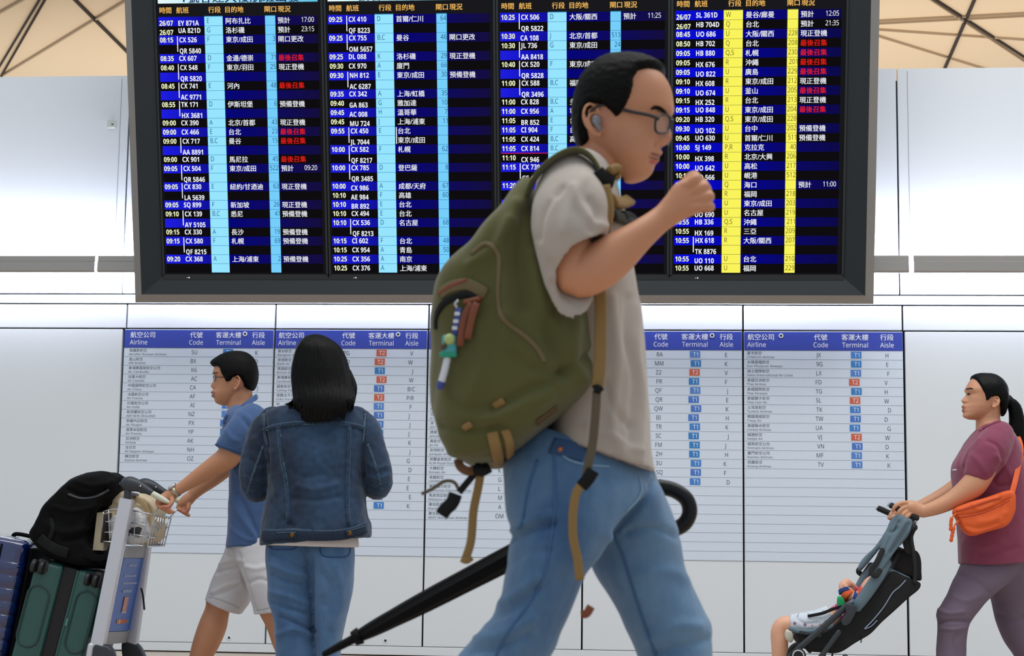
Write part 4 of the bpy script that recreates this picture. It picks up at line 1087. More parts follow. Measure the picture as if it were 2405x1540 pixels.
mk('ferrule', sweep(np.array([P(*un(t), YU) for t in (.02, -.05, -.11)]), [.0095, .0085, .0065], k=14, roundends=True), UB, um)
mk('collar', sweep(np.array([P(*un(t), YU) for t in (.015, -.008)]), [.0175, .015], k=16), UB, um)
mk('shaft', sweep(np.array([P(*un(t), YU) for t in (.9, 1.0, 1.04)]), .007, k=12), mat('steel', (190, 192, 196)), um)
hk = [(*un(1.0), 0), (1526, 1146, 0), (1552, 1144, 0), (1585, 1152, 0), (1612, 1172, 0), (1620, 1200, 0), (1610, 1226, 0), (1590, 1240, 0), (1572, 1240, 0)]
mk('crook_handle', sweep(crom([P(a, b, YU) for a, b, d in hk], 5), .0152, k=18, roundends=True), UH, um)
# ================================================================== the man in the blue polo, pushing the trolley
SKIN2 = mat('skin_trolley_man', (190, 134, 100), rough=.55, sss=.1, attr='tint')
POLO = mat('pique_blue', (58, 86, 130), rough=.9, bump=(800, .15, .001), sheen=.2); SHORTS = mat('cotton_light_grey', (196, 194, 198), rough=.9, bump=(600, .1, .001))
YB = -4.45
rb = [(832, 548, 0, 12, 562, 6), (835, 534, 0, 12, 576, 18), (843, 518, 0, 12, 587, 30), (855, 507, 0, 12, 594, 37), (868, 503, 0, 12, 597, 41), (876, 501.5, -1.5, 22, 598, 42), (883, 505.5, -2.5, 7, 597.5, 41.5), (891, 508, -6, 7, 597, 41), (898, 509, -11, 7, 595, 40),
      (904, 509.5, -15, 8, 593, 39), (909, 509, -14, 9, 590, 38), (913, 508, -8, 6, 586, 37), (917, 506.5, -8, 9, 581, 36), (921, 504.5, -11, 11, 576, 35), (925.5, 504, -5, 11, 571, 33.5), (930, 504, -8.5, 10, 566, 31.5), (935, 505, -3, 11, 561, 29), (940, 506, -1.5, 11, 556, 26), (945, 508, -2, 11, 551, 22), (949.5, 514, 0, 11, 547, 15), (952, 522, 0, 10, 544, 8)]
hb_ = Head(YB, rb, yaw=-.02, fexp=2.35)
sb = [(886, 18, 4.5, 9, 3), (879, 17, 3, 11, -1.5), (899, 25, 9, 9, -1.5), (910, 8, 3, 3, -2)]
man = person('person', 'man in a blue polo shirt and pale grey shorts pushing the loaded luggage trolley', (P(560, 1200, YB)[0], YB, 0))
hm = hb_.skin(sb, 110, 110)
bp2 = [hm, tube(YB, [(566, 890, 0, 27, 27), (564, 925, 0, 29, 29), (566, 960, 0, 31, 32), (578, 1000, 0, 38, 60)], k=24),
   prows(YB, [(965, 560, 615, .1, 0), (1000, 545, 640, .16, 0), (1100, 556, 648, .14, 0), (1250, 552, 644, .14, 0), (1320, 560, 640, .13, 0)]),
   tube(YB, [(588, 985, -.16, 30), (560, 1035, -.205, 29), (534, 1074, -.21, 29, 27), (505, 1093, -.207, 24), (472, 1115, -.2, 20), (440, 1136, -.196, 15.5), (414, 1153, -.193, 12.5, 14)], k=24),
   tube(YB, [(418, 1150, -.193, 12.5, 14), (402, 1162, -.19, 14.5, 15), (388, 1170, -.186, 14, 20), (379, 1174, -.183, 10, 19)], k=20),
   tube(YB, [(590, 985, .16, 30), (570, 1040, .2, 28), (545, 1078, .2, 27), (505, 1118, .2, 21), (470, 1146, .2, 16), (448, 1166, .2, 13)], k=20),
   tube(YB, [(452, 1163, .2, 13, 14), (438, 1176, .2, 15, 18), (428, 1184, .2, 12, 18)], k=20),
   tube(YB, [(560, 1330, .09, 42), (520, 1395, .09, 33), (511, 1430, .09, 29), (500, 1468, .09, 33), (483, 1512, .09, 31), (466, 1552, .09, 24), (448, 1600, .09, 17), (436, 1650, .09, 16)], k=24),
   tube(YB, [(610, 1330, -.09, 42), (636, 1420, -.09, 33), (652, 1460, -.09, 29), (678, 1520, -.09, 32), (706, 1590, -.09, 19), (716, 1650, -.09, 16)], k=24)]
bp2 += ear(hb_, 557.5, 899, 19, 33, 8, 40, .012, -1)
for i in range(4):      # near hand: fingers close under the grip
    x, y = 372+i*6.5, 1172+i*4.0
    bp2.append(tube(YB, [(x+8, y-3, -.180+.000*i, 5.2), (x-1, y+3, -.190, 5.4), (x-1, y+13, -.205, 5.0), (x+6, y+19, -.222, 4.8), (x+15, y+17, -.232, 4.2)], k=10))
bp2.append(tube(YB, [(404, 1166, -.205, 6), (404, 1178, -.222, 5.6), (398, 1188, -.232, 5.0), (390, 1190, -.236, 4.4)], k=10))
for i in range(4):      # far hand
    x, y = 416+i*6, 1180+i*3.6
    bp2.append(tube(YB, [(x+10, y-3, .19, 5.2), (x+4, y+6, .18, 5.2), (x+2, y+14, .175, 4.8), (x+9, y+19, .165, 4.4)], k=10))
bp2.append(tube(YB, [(444, 1180, .185, 6), (442, 1194, .17, 5.4), (437, 1204, .165, 4.6)], k=10))
bm_ = fuse(bp2, .0030, 2)
o = mk('body', bm_, SKIN2, man)
paint(o, (190, 134, 100), [(499, 922, 9, 4, 0, (150, 84, 76), .9), (500, 930.5, 8, 4, 0, (150, 84, 78), .9), (498, 926, 10, 1.4, 0, (80, 40, 38), .8), (505, 875.5, 9, 2.8, -8, (60, 44, 36), .85), (558, 899, 10, 18, 0, (196, 126, 100), .5), (498, 905, 7, 6, 0, (190, 116, 92), .5), (390, 1190, 24, 14, 0, (182, 108, 88), .6), (430, 1200, 20, 12, 0, (176, 104, 84), .6)])  # mouth line: shade between the lips put into the skin colour
hbm = bvh(hm)
e = hit(hbm, 508.5, 886.5)[0]; ew = mk('eye', ball(e+np.array([.004, .005, 0]), .0105, s=(1, 1, .5)), EYEW, man); mk('iris', ball(e+np.array([-.002, .001, 0]), .006, s=(1, 1, .7)), EYED, ew)
ph = [(488, 858), (497, 864), (506, 861), (514, 860), (519, 864), (521.5, 874), (527, 884), (533, 896), (541, 894), (546, 886), (556, 882), (566, 886), (571, 897), (573, 907), (582, 914), (596, 919), (620, 919), (620, 810), (485, 810)]
fr = lambda X, Yy: 1+.55*np.exp(-((X-505)/14)**2-((Yy-856)/10)**2)
mk('hair', hb_.hair(ph, .0155, soft=5, nz=(320, .0010), spots=sb, nrow=170, k=200, shape=fr), HAIRB, man)
# polo
ptorso = prows(YB, [(952, 572, 602, .06, 0, .2), (962, 552, 622, .11, 0, .25), (978, 537, 640, .17, 0, .15), (1000, 530, 650, .195, 0), (1040, 530, 657, .2, 0), (1078, 541, 660, .18, 0), (1121, 545, 661, .17, 0), (1180, 544, 658, .17, 0), (1250, 540, 655, .178, 0, -.02), (1282, 538, 653, .182, 0, -.05)], k=52, exp=2.4)
psl = tube(YB, [(600, 968, -.12, 30), (590, 985, -.15, 38), (572, 1010, -.195, 40), (554, 1034, -.212, 38), (544, 1048, -.214, 36), (538.5, 1060, -.215, 36, 34)], k=32, rnd=False)
psr = tube(YB, [(600, 970, .12, 30), (590, 985, .15, 38), (572, 1012, .195, 38), (552, 1045, .21, 35), (544, 1064, .21, 35)], k=32, rnd=False)
pcol = tube(YB, [(545, 960, 0, 8, 40), (572, 947, 0, 12, 44), (598, 932, 0, 12, 40)], k=24)
polo = fuse([ptorso, psl, psr], .0048, 2)
polo = folds(polo, [([(572, 985), (590, 1010), (592, 1040)], 5, -.007), ([(560, 968), (585, 980), (600, 1010)], 6, .004), ([(545, 1080), (575, 1090), (610, 1120)], 6, -.008), ([(550, 1100), (580, 1140), (620, 1150)], 7, .007), ([(545, 1180), (570, 1220), (600, 1260)], 7, .007), ([(560, 1160), (590, 1220), (610, 1270)], 6, -.007), ([(542, 1240), (570, 1262), (600, 1270)], 5, .004), ([(530, 1010), (545, 1030), (560, 1036)], 6, .004)], noise=(9, .005), fine=(28, .0015))
po = mk('polo_shirt', polo, POLO, man)
pb = bvh(polo)
mk('sleeve_cuff', surf(pb, [(506, 1044), (520, 1047), (538, 1052), (556, 1058), (572, 1062)], .0075, .0035), mat('polo_rib', (52, 78, 120), rough=.9), po)
rc = [(545, 958, -.02), (556, 958, -.085), (580, 940, -.095), (596, 928, -.065), (603, 924, 0), (596, 928, .065), (580, 940, .09), (556, 958, .08)]
r0 = sring([(x+ (3 if x < 570 else 2), y+14, d*1.12) for x, y, d in rc], YB, 40); r1 = sring(rc, YB, 40); c1 = r1.mean(0); r2 = c1+(r1-c1)*.93; r3 = r0.mean(0)+(r0-r0.mean(0))*.9
mk('collar', fix(rings([r0, (r0+r1)/2*1.0, r1, r2, r3], cap=False)), mat('polo_collar', (66, 92, 136), rough=.9), po)
mk('placket', surf(pb, [(534, 974), (529, 984), (527, 994)], .012, .004), mat('polo_rib', (52, 78, 120)), po)
# shorts
s_f = prows(YB, [(1262, 541, 630, .13, .02), (1290, 535, 628, .14, .03, .05), (1339, 515, 612, .125, .07, .15), (1375, 499, 598, .115, .09, .26), (1402, 491, 583, .11, .09, .34), (1424, 484, 567, .105, .09, .42)], k=44, exp=2.3)
s_n = prows(YB, [(1262, 545, 652, .14, -.03), (1310, 556, 656, .14, -.05), (1350, 572, 662, .125, -.08), (1400, 590, 668, .115, -.09), (1438, 600, 672, .11, -.09, -.12)], k=44, exp=2.3)
sh = fuse([s_f, s_n], .0048, 2)
sh = folds(sh, [([(510, 1345), (530, 1338), (560, 1336)], 4, -.006), ([(515, 1325), (540, 1315), (570, 1318)], 5, .005), ([(500, 1390), (530, 1375), (565, 1365)], 5, .006), ([(495, 1400), (530, 1390), (560, 1376)], 4, -.005), ([(560, 1300), (568, 1340), (585, 1390), (600, 1436)], 5, -.008), ([(575, 1330), (600, 1335), (625, 1330)], 6, .006), ([(580, 1370), (610, 1360), (630, 1365)], 5, -.005), ([(525, 1300), (545, 1310), (560, 1330)], 4, -.004)], noise=(9, .004), fine=(26, .0014))
so = mk('shorts', sh, SHORTS, man); sbv = bvh(sh)
GS = mat('stitch_grey', (170, 170, 176), rough=.9)
mk('hem_stitching', surf(sbv, [(490, 1402), (510, 1405), (540, 1417), (562, 1428)], .0016, .001), GS, so); mk('hem_stitching', surf(sbv, [(604, 1432), (618, 1430), (634, 1425)], .0016, .001), GS, so)
for d, pts in ((.09, [(470, 1542), (452, 1590), (438, 1645)]), (-.09, [(694, 1560), (708, 1600), (716, 1650)])):
    mk('sock', tube(YB, [(x, y, d, 24 if i == 0 else 18) for i, (x, y) in enumerate(pts)], k=18, rnd=False), mat('sock_black', (22, 22, 24), rough=.9), man)
pa = P(436, 1650, YB+.09); shoe(pa[0]+.07, YB+.09, -1, man); pa = P(716, 1650, YB-.09); shoe(pa[0]+.07, YB-.09, -1, man)
# glasses and watch
gl2 = thing('eyeglasses', 'thin dark framed glasses on the man in the blue polo', 'glasses', P(505, 886, YB))
def l2(px, py, l):
    a, b = hb_.mid(px, py, abs(l))
    return hb_.world(np.array([a]), np.array([b]), np.array([l]))[0]
for sg in (-1, 1):
    rp = np.array([l2(500.5+abs(sg*(.032+.024*math.cos(a)))*543*.22, 887+8.5*math.sin(a), sg*(.032+.024*math.cos(a))) for a in np.arange(20)*math.pi/10])
    mk('rim', sweep(np.concatenate([rp, rp[:1]]), .0013, k=6, cap=False), GLS, gl2)
    mk('lens', fix(rings([rp+np.array([.0005, 0, 0]), rp-np.array([.0005, 0, 0])])), LENS, gl2)
    mk('temple', sweep(crom([l2(506, 885, sg*.057), l2(520, 885, sg*.071), l2(540, 884, sg*.077), l2(552, 884, sg*.080), l2(564, 893, sg*.082)], 4), .0015, k=6), mat('glasses_brown', (52, 36, 34), rough=.3), gl2)
mk('bridge', sweep(crom([l2(502, 885, -.009), l2(499.5, 884, 0), l2(502, 885, .009)], 4), .0013, k=6), GLS, gl2)
wt = thing('wristwatch', 'steel wristwatch on the wrist of the man pushing the trolley', 'watch', P(412, 1150, YB-.19))
STEEL = mat('steel', (190, 192, 196)); WB = mat('watch_steel', (176, 168, 150), rough=.3, metal=.7)
wc = P(413, 1153.5, YB-.193); ax = P(440, 1136, YB-.196)-wc; ax /= np.linalg.norm(ax); u = np.array([0, 1.0, 0])-ax*ax[1]; u /= np.linalg.norm(u); v = np.cross(ax, u)
if v[2] < 0: v = -v
s_ = depth(YB)/FPX
ringw = lambda off, k: np.array([wc+ax*off+u*(14.6*s_*k)*math.cos(a)+v*(13.2*s_*k)*math.sin(a) for a in np.arange(28)*math.pi/14])
mk('watch_strap', fix(rings([ringw(-.008, 1.0), ringw(-.008, 1.08), ringw(.008, 1.08), ringw(.008, 1.0), ringw(-.008, 1.0)], cap=False)), WB, wt)
dirn = (v*.93-u*.36); dirn /= np.linalg.norm(dirn); wcen = wc+dirn*14.3*s_
ta = ax; tb_ = np.cross(dirn, ta)
wr = lambda h, r: np.array([wcen+dirn*h+(ta*math.cos(a)+tb_*math.sin(a))*r for a in np.arange(28)*math.pi/14])
mk('watch_case', fix(rings([wr(-.004, .019), wr(.005, .0195), wr(.0065, .0175)])), STEEL, wt)
mk('watch_dial', fix(rings([wr(.0060, .0165), wr(.0068, .0165)])), mat('watch_dial', (196, 196, 206), rough=.15), wt)

# ================================================================== the woman in the denim jacket, seen from behind
YW = -5.2
SKIN3 = mat('skin_plain', (200, 150, 120), rough=.5, sss=.1)
JKT = denim('dark_indigo_denim', (13, 32, 56), (36, 68, 100), 5.0); JKS = mat('jacket_seam', (98, 124, 142), rough=.9, var=(260, .75)); JKD = mat('jacket_seam_dark', (34, 56, 80), rough=.9, var=(170, .65), bump=(260, .8, .003))
JEAN2 = denim('mid_blue_denim', (52, 86, 126), (84, 118, 154), 4.0)
wom = person('person', 'woman in a dark denim jacket and blue jeans, seen from behind reading the directory', (P(735, 1200, YW)[0], YW, 0))
scl = depth(YG)/depth(YW)
rw = [(795+(r[0]-147)*scl*.92, 742+(r[1]-1465)*scl*.95, r[2]*scl, r[3]*scl, 742+(r[4]-1465)*scl*.95, r[5]*scl*.95) for r in gr_]
hw_ = Head(YW, rw, yaw=0.0)
hw_.yaw = math.pi/2
hwf = hw_.skin((), 70, 72)
bw = [hwf, tube(YW, [(748, 890, 0, 30), (747, 940, 0, 31), (745, 985, 0, 40, 34)], k=20),
   prows(YW, [(965, 690, 800, .08, 0), (985, 640, 846, .09, 0), (1050, 645, 846, .11, 0), (1150, 650, 838, .11, 0), (1255, 660, 805, .09, 0), (1285, 680, 790, .06, 0)]),
   tube(YW, [(840, 990, 0, 26), (868, 1060, 0, 26), (882, 1125, .02, 25), (876, 1128, .12, 21), (862, 1112, .27, 15)], k=16), tube(YW, [(635, 992, 0, 26), (612, 1060, 0, 26), (602, 1125, .02, 25), (610, 1128, .12, 21), (622, 1112, .27, 15)], k=16),
   tube(YW, [(862, 1112, .27, 15, 20), (854, 1104, .33, 14, 20), (850, 1100, .37, 10)], k=14), tube(YW, [(622, 1112, .27, 15, 20), (630, 1104, .33, 14, 20), (634, 1100, .37, 10)], k=14),
   tube(YW, [(688, 1300, 0, 32), (688, 1440, 0, 28), (695, 1560, 0, 26), (698, 1700, 0, 22)], k=16), tube(YW, [(780, 1300, 0, 32), (774, 1440, 0, 28), (771, 1560, 0, 21), (768, 1700, 0, 19)], k=16)]
for sg, hx in ((1, 852), (-1, 632)):
    for i in range(4):
        x = hx-sg*(i*7-10)
        bw.append(tube(YW, [(x, 1102, .34, 6), (x-sg*3, 1098, .39, 5.6), (x-sg*5, 1088, .415, 5.2), (x-sg*5, 1078, .40, 4.6)], k=10))
    bw.append(tube(YW, [(hx-sg*4, 1096, .31, 7), (hx-sg*16, 1090, .335, 6), (hx-sg*22, 1086, .36, 5)], k=10))
mk('body', fuse(bw, .006, 2), SKIN3, wom)
jt = prows(YW, [(944, 700, 796, .055, -.01), (950, 676, 822, .075, -.01), (958, 648, 838, .09, 0), (972, 620, 856, .105, 0), (1000, 614, 862, .12, 0), (1050, 622, 860, .13, 0), (1121, 632, 856, .135, 0), (1171, 627, 858, .14, 0), (1205, 620, 862, .145, 0, -.02), (1240, 614, 869, .15, 0, -.05), (1258, 613, 870, .152, 0, -.07), (1270, 613, 869, .15, 0, -.08)], k=64, exp=2.5)
ja = [tube(YW, [(836, 985, 0, 32), (858, 1010, 0, 36), (872, 1055, -.005, 35), (884, 1100, -.005, 36), (888, 1132, .015, 34), (884, 1142, .07, 31), (874, 1130, .17, 27), (864, 1116, .25, 23)], k=28),
      tube(YW, [(640, 985, 0, 32), (621, 1012, 0, 36), (608, 1055, -.005, 37), (600, 1105, -.005, 38), (599, 1140, .015, 35), (606, 1148, .07, 31), (614, 1134, .17, 27), (622, 1118, .25, 23)], k=28)]
jf = fuse([jt]+ja, .0048, 3)
jf = folds(jf, [([(617, 1010), (651, 1000), (709, 993), (776, 993), (822, 997), (856, 1006)], 3.5, .005), ([(655, 1006), (661, 1067), (670, 1117), (677, 1172), (677, 1224)], 4, .005), ([(820, 999), (818, 1067), (816, 1117), (815, 1172), (819, 1230)], 4, .005), ([(622, 970), (623, 1016), (630, 1060), (634, 1110)], 4, -.010), ([(857, 970), (854, 1010), (853, 1050), (855, 1120)], 4, -.010),
   ([(640, 1060), (636, 1110), (650, 1160)], 6, .006), ([(700, 1140), (740, 1150), (790, 1138)], 8, .006), ([(690, 1170), (740, 1175), (800, 1165)], 7, -.005), ([(690, 1110), (720, 1120), (760, 1112)], 8, -.004), ([(640, 1180), (660, 1210), (690, 1236)], 6, -.006), ([(840, 1150), (845, 1190), (835, 1230)], 7, .006), ([(590, 1080), (610, 1090), (630, 1085)], 6, -.006), ([(578, 1120), (600, 1132), (624, 1126)], 5, .006), ([(575, 1150), (596, 1160), (616, 1150)], 4, -.006),
   ([(868, 1090), (885, 1100), (905, 1094)], 6, .006), ([(862, 1140), (882, 1148), (904, 1138)], 4, -.006), ([(866, 1118), (886, 1124), (910, 1116)], 5, .006), ([(600, 1030), (612, 1050), (630, 1060)], 6, .005)], noise=(11, .005), fine=(40, .0026))
jo2 = mk('denim_jacket', jf, JKT, wom); jbv = bvh(jf)
def seam2(name, pts, w=.0045, par=jo2, t=jbv, m=JKS, md=JKD):
    a = mk(name, surf(t, pts, w, .0022), md, par)
    q = np.array(crom(pts, 6)); d = np.gradient(q, axis=0); nrm = np.stack([-d[:, 1], d[:, 0]], 1); nrm /= np.linalg.norm(nrm, axis=1)[:, None]; off = w*.75*FPX/depth(YW)
    L_ = [surf(t, (q+s*nrm*off)[::3], .0009, .0026, sub=3) for s in (-1, 1)]
    mk('seam_stitching', join(*L_), m, a)
seam2('yoke_seam', [(619, 1010), (651, 1000), (709, 993), (776, 993), (822, 997), (855, 1006)], .0065)
seam2('back_seam', [(655, 1008), (661, 1067), (670, 1117), (677, 1172), (677, 1226)], .0065); seam2('back_seam', [(820, 1001), (818, 1067), (816, 1117), (815, 1172), (819, 1232)], .0065)
seam2('armhole_seam', [(620, 972), (622, 1016), (628, 1046)], .004); seam2('armhole_seam', [(857, 972), (855, 1010), (853, 1040)], .004)
seam2('sleeve_seam', [(864, 1042), (878, 1080), (890, 1120), (897, 1150)], .0035); seam2('sleeve_seam', [(618, 1047), (604, 1085), (590, 1125), (581, 1158)], .0035)
seam2('waistband_seam', [(617, 1244), (655, 1244), (695, 1243), (759, 1247), (812, 1243), (840, 1235), (856, 1228)], .0025)
wb = [(619, 1258), (640, 1258), (680, 1256), (740, 1258), (800, 1256), (836, 1248), (858, 1240)]
mk('waistband', surf(jbv, wb, .019, .006), mat('jacket_band', (17, 36, 60), rough=.85, bump=(300, .5, .002), var=(120, .35)), jo2)
jb3 = bvh(join(jf, surf(jbv, wb, .019, .006)))
for pts, bx, by in (([(650, 1257), (672, 1256), (696, 1256)], 687, 1256), ([(812, 1253), (834, 1247), (854, 1241)], 819, 1251)):
    tab = mk('adjuster_tab', surf(jb3, pts, .0145, .005), mat('jacket_tab', (16, 34, 58), rough=.85, var=(120, .35)), jo2, smooth=False)
    q = np.array(pts); mk('tab_stitching', surf(jb3, q+[0, -6], .0008, .0062), JKS, tab)
    c, n = hit(jb3, bx, by); mk('button', fix(rings([np.array([c+n*h+r*(np.array([1, 0, 0])*math.cos(a)+np.array([0, 0, 1])*math.sin(a)) for a in np.arange(16)*math.pi/8]) for h, r in ((.004, .0085), (.009, .0085), (.0105, .006))])), mat('brass_button', (120, 84, 40), rough=.35, metal=.8), tab)
# white tee hem
mk('t_shirt', fuse([prows(YW, [(1235, 636, 828, .10, 0), (1258, 624, 838, .134, 0, .01), (1272, 620, 841, .142, 0, .02), (1282, 619, 842, .142, 0, .03)], k=48, exp=2.4)], .005, 2), mat('tee_white_grey', (200, 192, 190), rough=.9), wom)
# jeans
jl = prows(YW, [(1268, 630, 745, .105, 0), (1300, 625, 742, .12, 0), (1325, 626, 737, .125, 0), (1367, 631, 735, .115, 0), (1409, 632, 737, .108, 0), (1444, 642, 738, .105, 0), (1472, 647, 738, .102, 0), (1512, 648, 744, .1, 0), (1540, 649, 749, .1, 0), (1620, 652, 748, .1, 0), (1735, 655, 742, .1, 0)], k=40)
jr = prows(YW, [(1268, 720, 829, .105, 0), (1300, 722, 832, .12, 0), (1325, 729, 831, .125, 0), (1367, 732, 829, .115, 0), (1409, 735, 822, .108, 0), (1432, 736, 817, .105, 0), (1460, 738, 810, .102, 0), (1493, 742, 803, .1, 0), (1540, 746, 798, .1, 0), (1620, 745, 798, .1, 0), (1735, 745, 792, .1, 0)], k=40)
j2 = fuse([jl, jr], .0048, 2)
j2 = folds(j2, [([(731, 1310), (733, 1360), (734, 1420), (736, 1500)], 4, -.012), ([(640, 1300), (680, 1318), (722, 1334)], 5, -.006), ([(636, 1325), (680, 1345), (725, 1352)], 7, .007), ([(640, 1350), (670, 1366), (710, 1372)], 5, -.006), ([(640, 1390), (690, 1405), (728, 1420)], 7, .008), ([(640, 1415), (680, 1430), (720, 1440)], 6, -.009), ([(660, 1448), (700, 1465), (738, 1482)], 5, -.008), ([(655, 1490), (690, 1478), (735, 1495)], 8, .008), ([(760, 1350), (775, 1380), (765, 1420)], 8, -.006), ([(790, 1330), (800, 1400), (780, 1470)], 10, .006), ([(750, 1300), (765, 1340), (758, 1390)], 8, .006)], noise=(9, .004), fine=(26, .0014))
jo3 = mk('jeans', j2, JEAN2, wom); j2b = bvh(j2)
JPS = mat('jean_pocket_seam', (36, 64, 104), rough=.9)
mk('back_pocket_seam', surf(j2b, [(632, 1282), (640, 1289), (660, 1290), (690, 1289), (700, 1276)], .0018, .0018), JPS, jo3); mk('back_pocket_seam', surf(j2b, [(752, 1284), (753, 1298), (762, 1306), (788, 1308), (814, 1306), (821, 1296), (822, 1284)], .0018, .0018), JPS, jo3)
for x in (698, 768):
    R = [np.stack([P(x, 1500, YW)[0]+w*np.cos(np.arange(20)*math.pi/10), np.full(20, YW+t), np.clip(h*.5+h*.6*np.sin(np.arange(20)*math.pi/10), .002, 9)], 1) for t, w, h in ((-.09, .03, .07), (-.04, .04, .09), (.05, .045, .08), (.14, .045, .05), (.17, .02, .03))]
    mk('shoe', fix(rings(R)), SHOE, wom)
# hair: a curtain with individual locks
HB2 = mat('hair_long_black', (7, 6, 6), rough=.5, spec=.14)
hv = prows(YW, [(786, 734, 754, .03, 0), (792, 718, 770, .062, 0), (804, 706, 788, .088, 0), (818, 697, 802, .10, 0), (838, 691, 812, .108, 0), (864, 686, 820, .112, -.005), (890, 685, 827, .11, -.012), (915, 687, 832, .1, -.03), (935, 689, 833, .085, -.06), (952, 692, 829, .07, -.08), (964, 700, 818, .055, -.095), (970, 712, 806, .04, -.105)], k=72, exp=2.2)
hvb = bvh(hv); locks = [hv]; rg = random.Random(3)
HR = np.array([(786, 736, 752), (792, 720, 768), (804, 708, 786), (818, 699, 800), (838, 693, 810), (864, 688, 818), (890, 687, 825), (915, 689, 830), (935, 691, 831), (952, 692, 828), (975, 694, 824), (1000, 694, 822)], float)
for i in range(340):
    f = rg.random(); yb = 982+5*math.sin(f*6.5-.6)+rg.uniform(-7, 10)
    if f < .08: yb = 972+rg.uniform(-8, 10)
    if f > .90: yb = 966+rg.uniform(-18, 12)
    st = rg.choice((0, 0, 0, .25, .5)); pts = []
    for t in np.linspace(st, 1, 11):
        y = 788+(yb-788)*t; a_ = np.interp(y, HR[:, 0], HR[:, 1]); b_ = np.interp(y, HR[:, 0], HR[:, 2])
        x = a_+(b_-a_)*(f+.012*math.sin(t*5+i))+rg.uniform(-.5, .5); h_, n_ = hit(hvb, min(max(x, a_+1.5), b_-1.5), min(y, 968)); pts.append(P(x, y, h_[1])+n_*.001)
    C = crom(pts, 2); locks.append(sweep(C, np.interp(np.linspace(0, 1, len(C)), [0, .15, .85, 1], [.001, .0040, .0036, .0006])*rg.uniform(.7, 1.4), k=6))
for k_ in range(14):   # the flick of hair on the left shoulder
    y0 = 925+k_*2; pts = [P(692, y0, YW-.07), P(688, 938+k_*1.5, YW-.085), P(680-k_*.2, 945+k_, YW-.1), P(666+k_*2.2, 949+k_*.9, YW-.115)]
    locks.append(sweep(crom(pts, 4), np.linspace(.004, .0006, 13), k=6))
for k_ in range(12):
    x = 826+k_*.7; pts = [P(822, 870, YW-.02), P(x+3, 905, YW-.04), P(x+1, 935, YW-.06), P(x-6+rg.uniform(-4, 4), 962+rg.uniform(-8, 8), YW-.09)]
    locks.append(sweep(crom(pts, 4), np.linspace(.004, .0006, 13), k=6))
mk('hair', join(*[fix(l) for l in locks]), HB2, wom)

# ================================================================== the mother with the stroller
SKIN4 = mat('skin_mother', (206, 150, 116), rough=.5, sss=.12, attr='tint')
PLUM = mat('cotton_plum', (132, 58, 84), rough=.9, bump=(700, .12, .001), sheen=.2); TROU = mat('trousers_mauve_grey', (112, 96, 114), rough=.85, bump=(700, .12, .001))
YM = -4.05
rm = [(881, 2302, 0, 10, 2325, 6), (884.5, 2290, 0, 10, 2338, 17), (893, 2279, 0, 10, 2350, 27), (903, 2272.5, 0, 10, 2358, 34), (911, 2268.5, 0, 10, 2361, 37), (916.5, 2266.5, -1.2, 14, 2362, 38), (922, 2268.5, -1.2, 7, 2362, 38), (928, 2270, -3.5, 6.5, 2362, 38), (934, 2270, -8.5, 6, 2361, 37), (939, 2270, -14, 6.5, 2360, 37), (943.5, 2269.5, -14, 7.5, 2358, 36), (947.5, 2268, -7.5, 5.5, 2355, 35), (951.5, 2266, -7, 8, 2351, 34),
      (955.5, 2264.5, -8.5, 9, 2347, 33), (960, 2264, -4.5, 9, 2342, 31), (964.5, 2263, -6.5, 9, 2336, 29.5), (970, 2263.5, -2.5, 9, 2330, 27), (976.5, 2262, -3, 9, 2324, 23), (982, 2266, -1, 9, 2319, 17), (985.5, 2275, 0, 9, 2316, 9)]
hmo = Head(YM, rm, yaw=.16, fexp=2.4)
smo = [(925, 19, 4.2, 9, 2.6), (918, 18, 3, 10, -1.2), (938, 23, 9, 10, -2), (944, 7.5, 3, 3, -2)]
mum = person('person', 'woman in a plum t-shirt with a long ponytail pushing the stroller', (P(2330, 1200, YM)[0], YM, 0))
hms = hmo.skin(smo, 110, 110)
bm2 = [hms, tube(YM, [(2330, 930, 0, 25), (2323, 962, 0, 26), (2321, 990, 0, 28), (2328, 1018, 0, 36, 50)], k=24),
  prows(YM, [(1008, 2305, 2372, .09, 0), (1030, 2290, 2386, .13, 0), (1100, 2256, 2395, .15, 0), (1200, 2262, 2405, .14, 0), (1290, 2275, 2405, .12, 0), (1325, 2300, 2395, .09, 0)]),
  tube(YM, [(2345, 1035, -.15, 30), (2322, 1078, -.2, 29), (2298, 1122, -.21, 29), (2280, 1144, -.21, 28), (2240, 1172, -.205, 21), (2200, 1191, -.2, 17), (2168, 1201, -.195, 14, 12)], k=24),
  tube(YM, [(2170, 1201, -.195, 14, 12), (2152, 1196, -.192, 17, 15), (2138, 1191, -.19, 17, 18), (2130, 1190, -.188, 12, 16)], k=20),
  tube(YM, [(2345, 1035, .15, 30), (2310, 1090, .19, 28), (2270, 1130, .2, 26), (2225, 1158, .19, 19), (2170, 1186, .18, 15), (2130, 1202, .17, 13)], k=20),
  tube(YM, [(2132, 1201, .17, 13, 12), (2116, 1203, .165, 15, 17), (2106, 1204, .165, 11, 16)], k=18),
  tube(YM, [(2320, 1330, -.04, 34), (2250, 1440, -.09, 25), (2234, 1540, -.09, 22), (2232, 1660, -.09, 18)], k=16), tube(YM, [(2370, 1330, .05, 40), (2400, 1470, .09, 26), (2430, 1560, .09, 22), (2462, 1650, .09, 18)], k=16)]
fg = [((2133, 1180), (2116, 1181), (2102, 1189), (2097, 1199)), ((2134, 1188.5), (2120, 1193), (2111, 1202), (2113, 1212)), ((2137, 1197), (2126, 1203), (2120, 1210), (2123, 1218)), ((2141, 1204), (2133, 1210), (2128, 1216), (2131, 1222))]
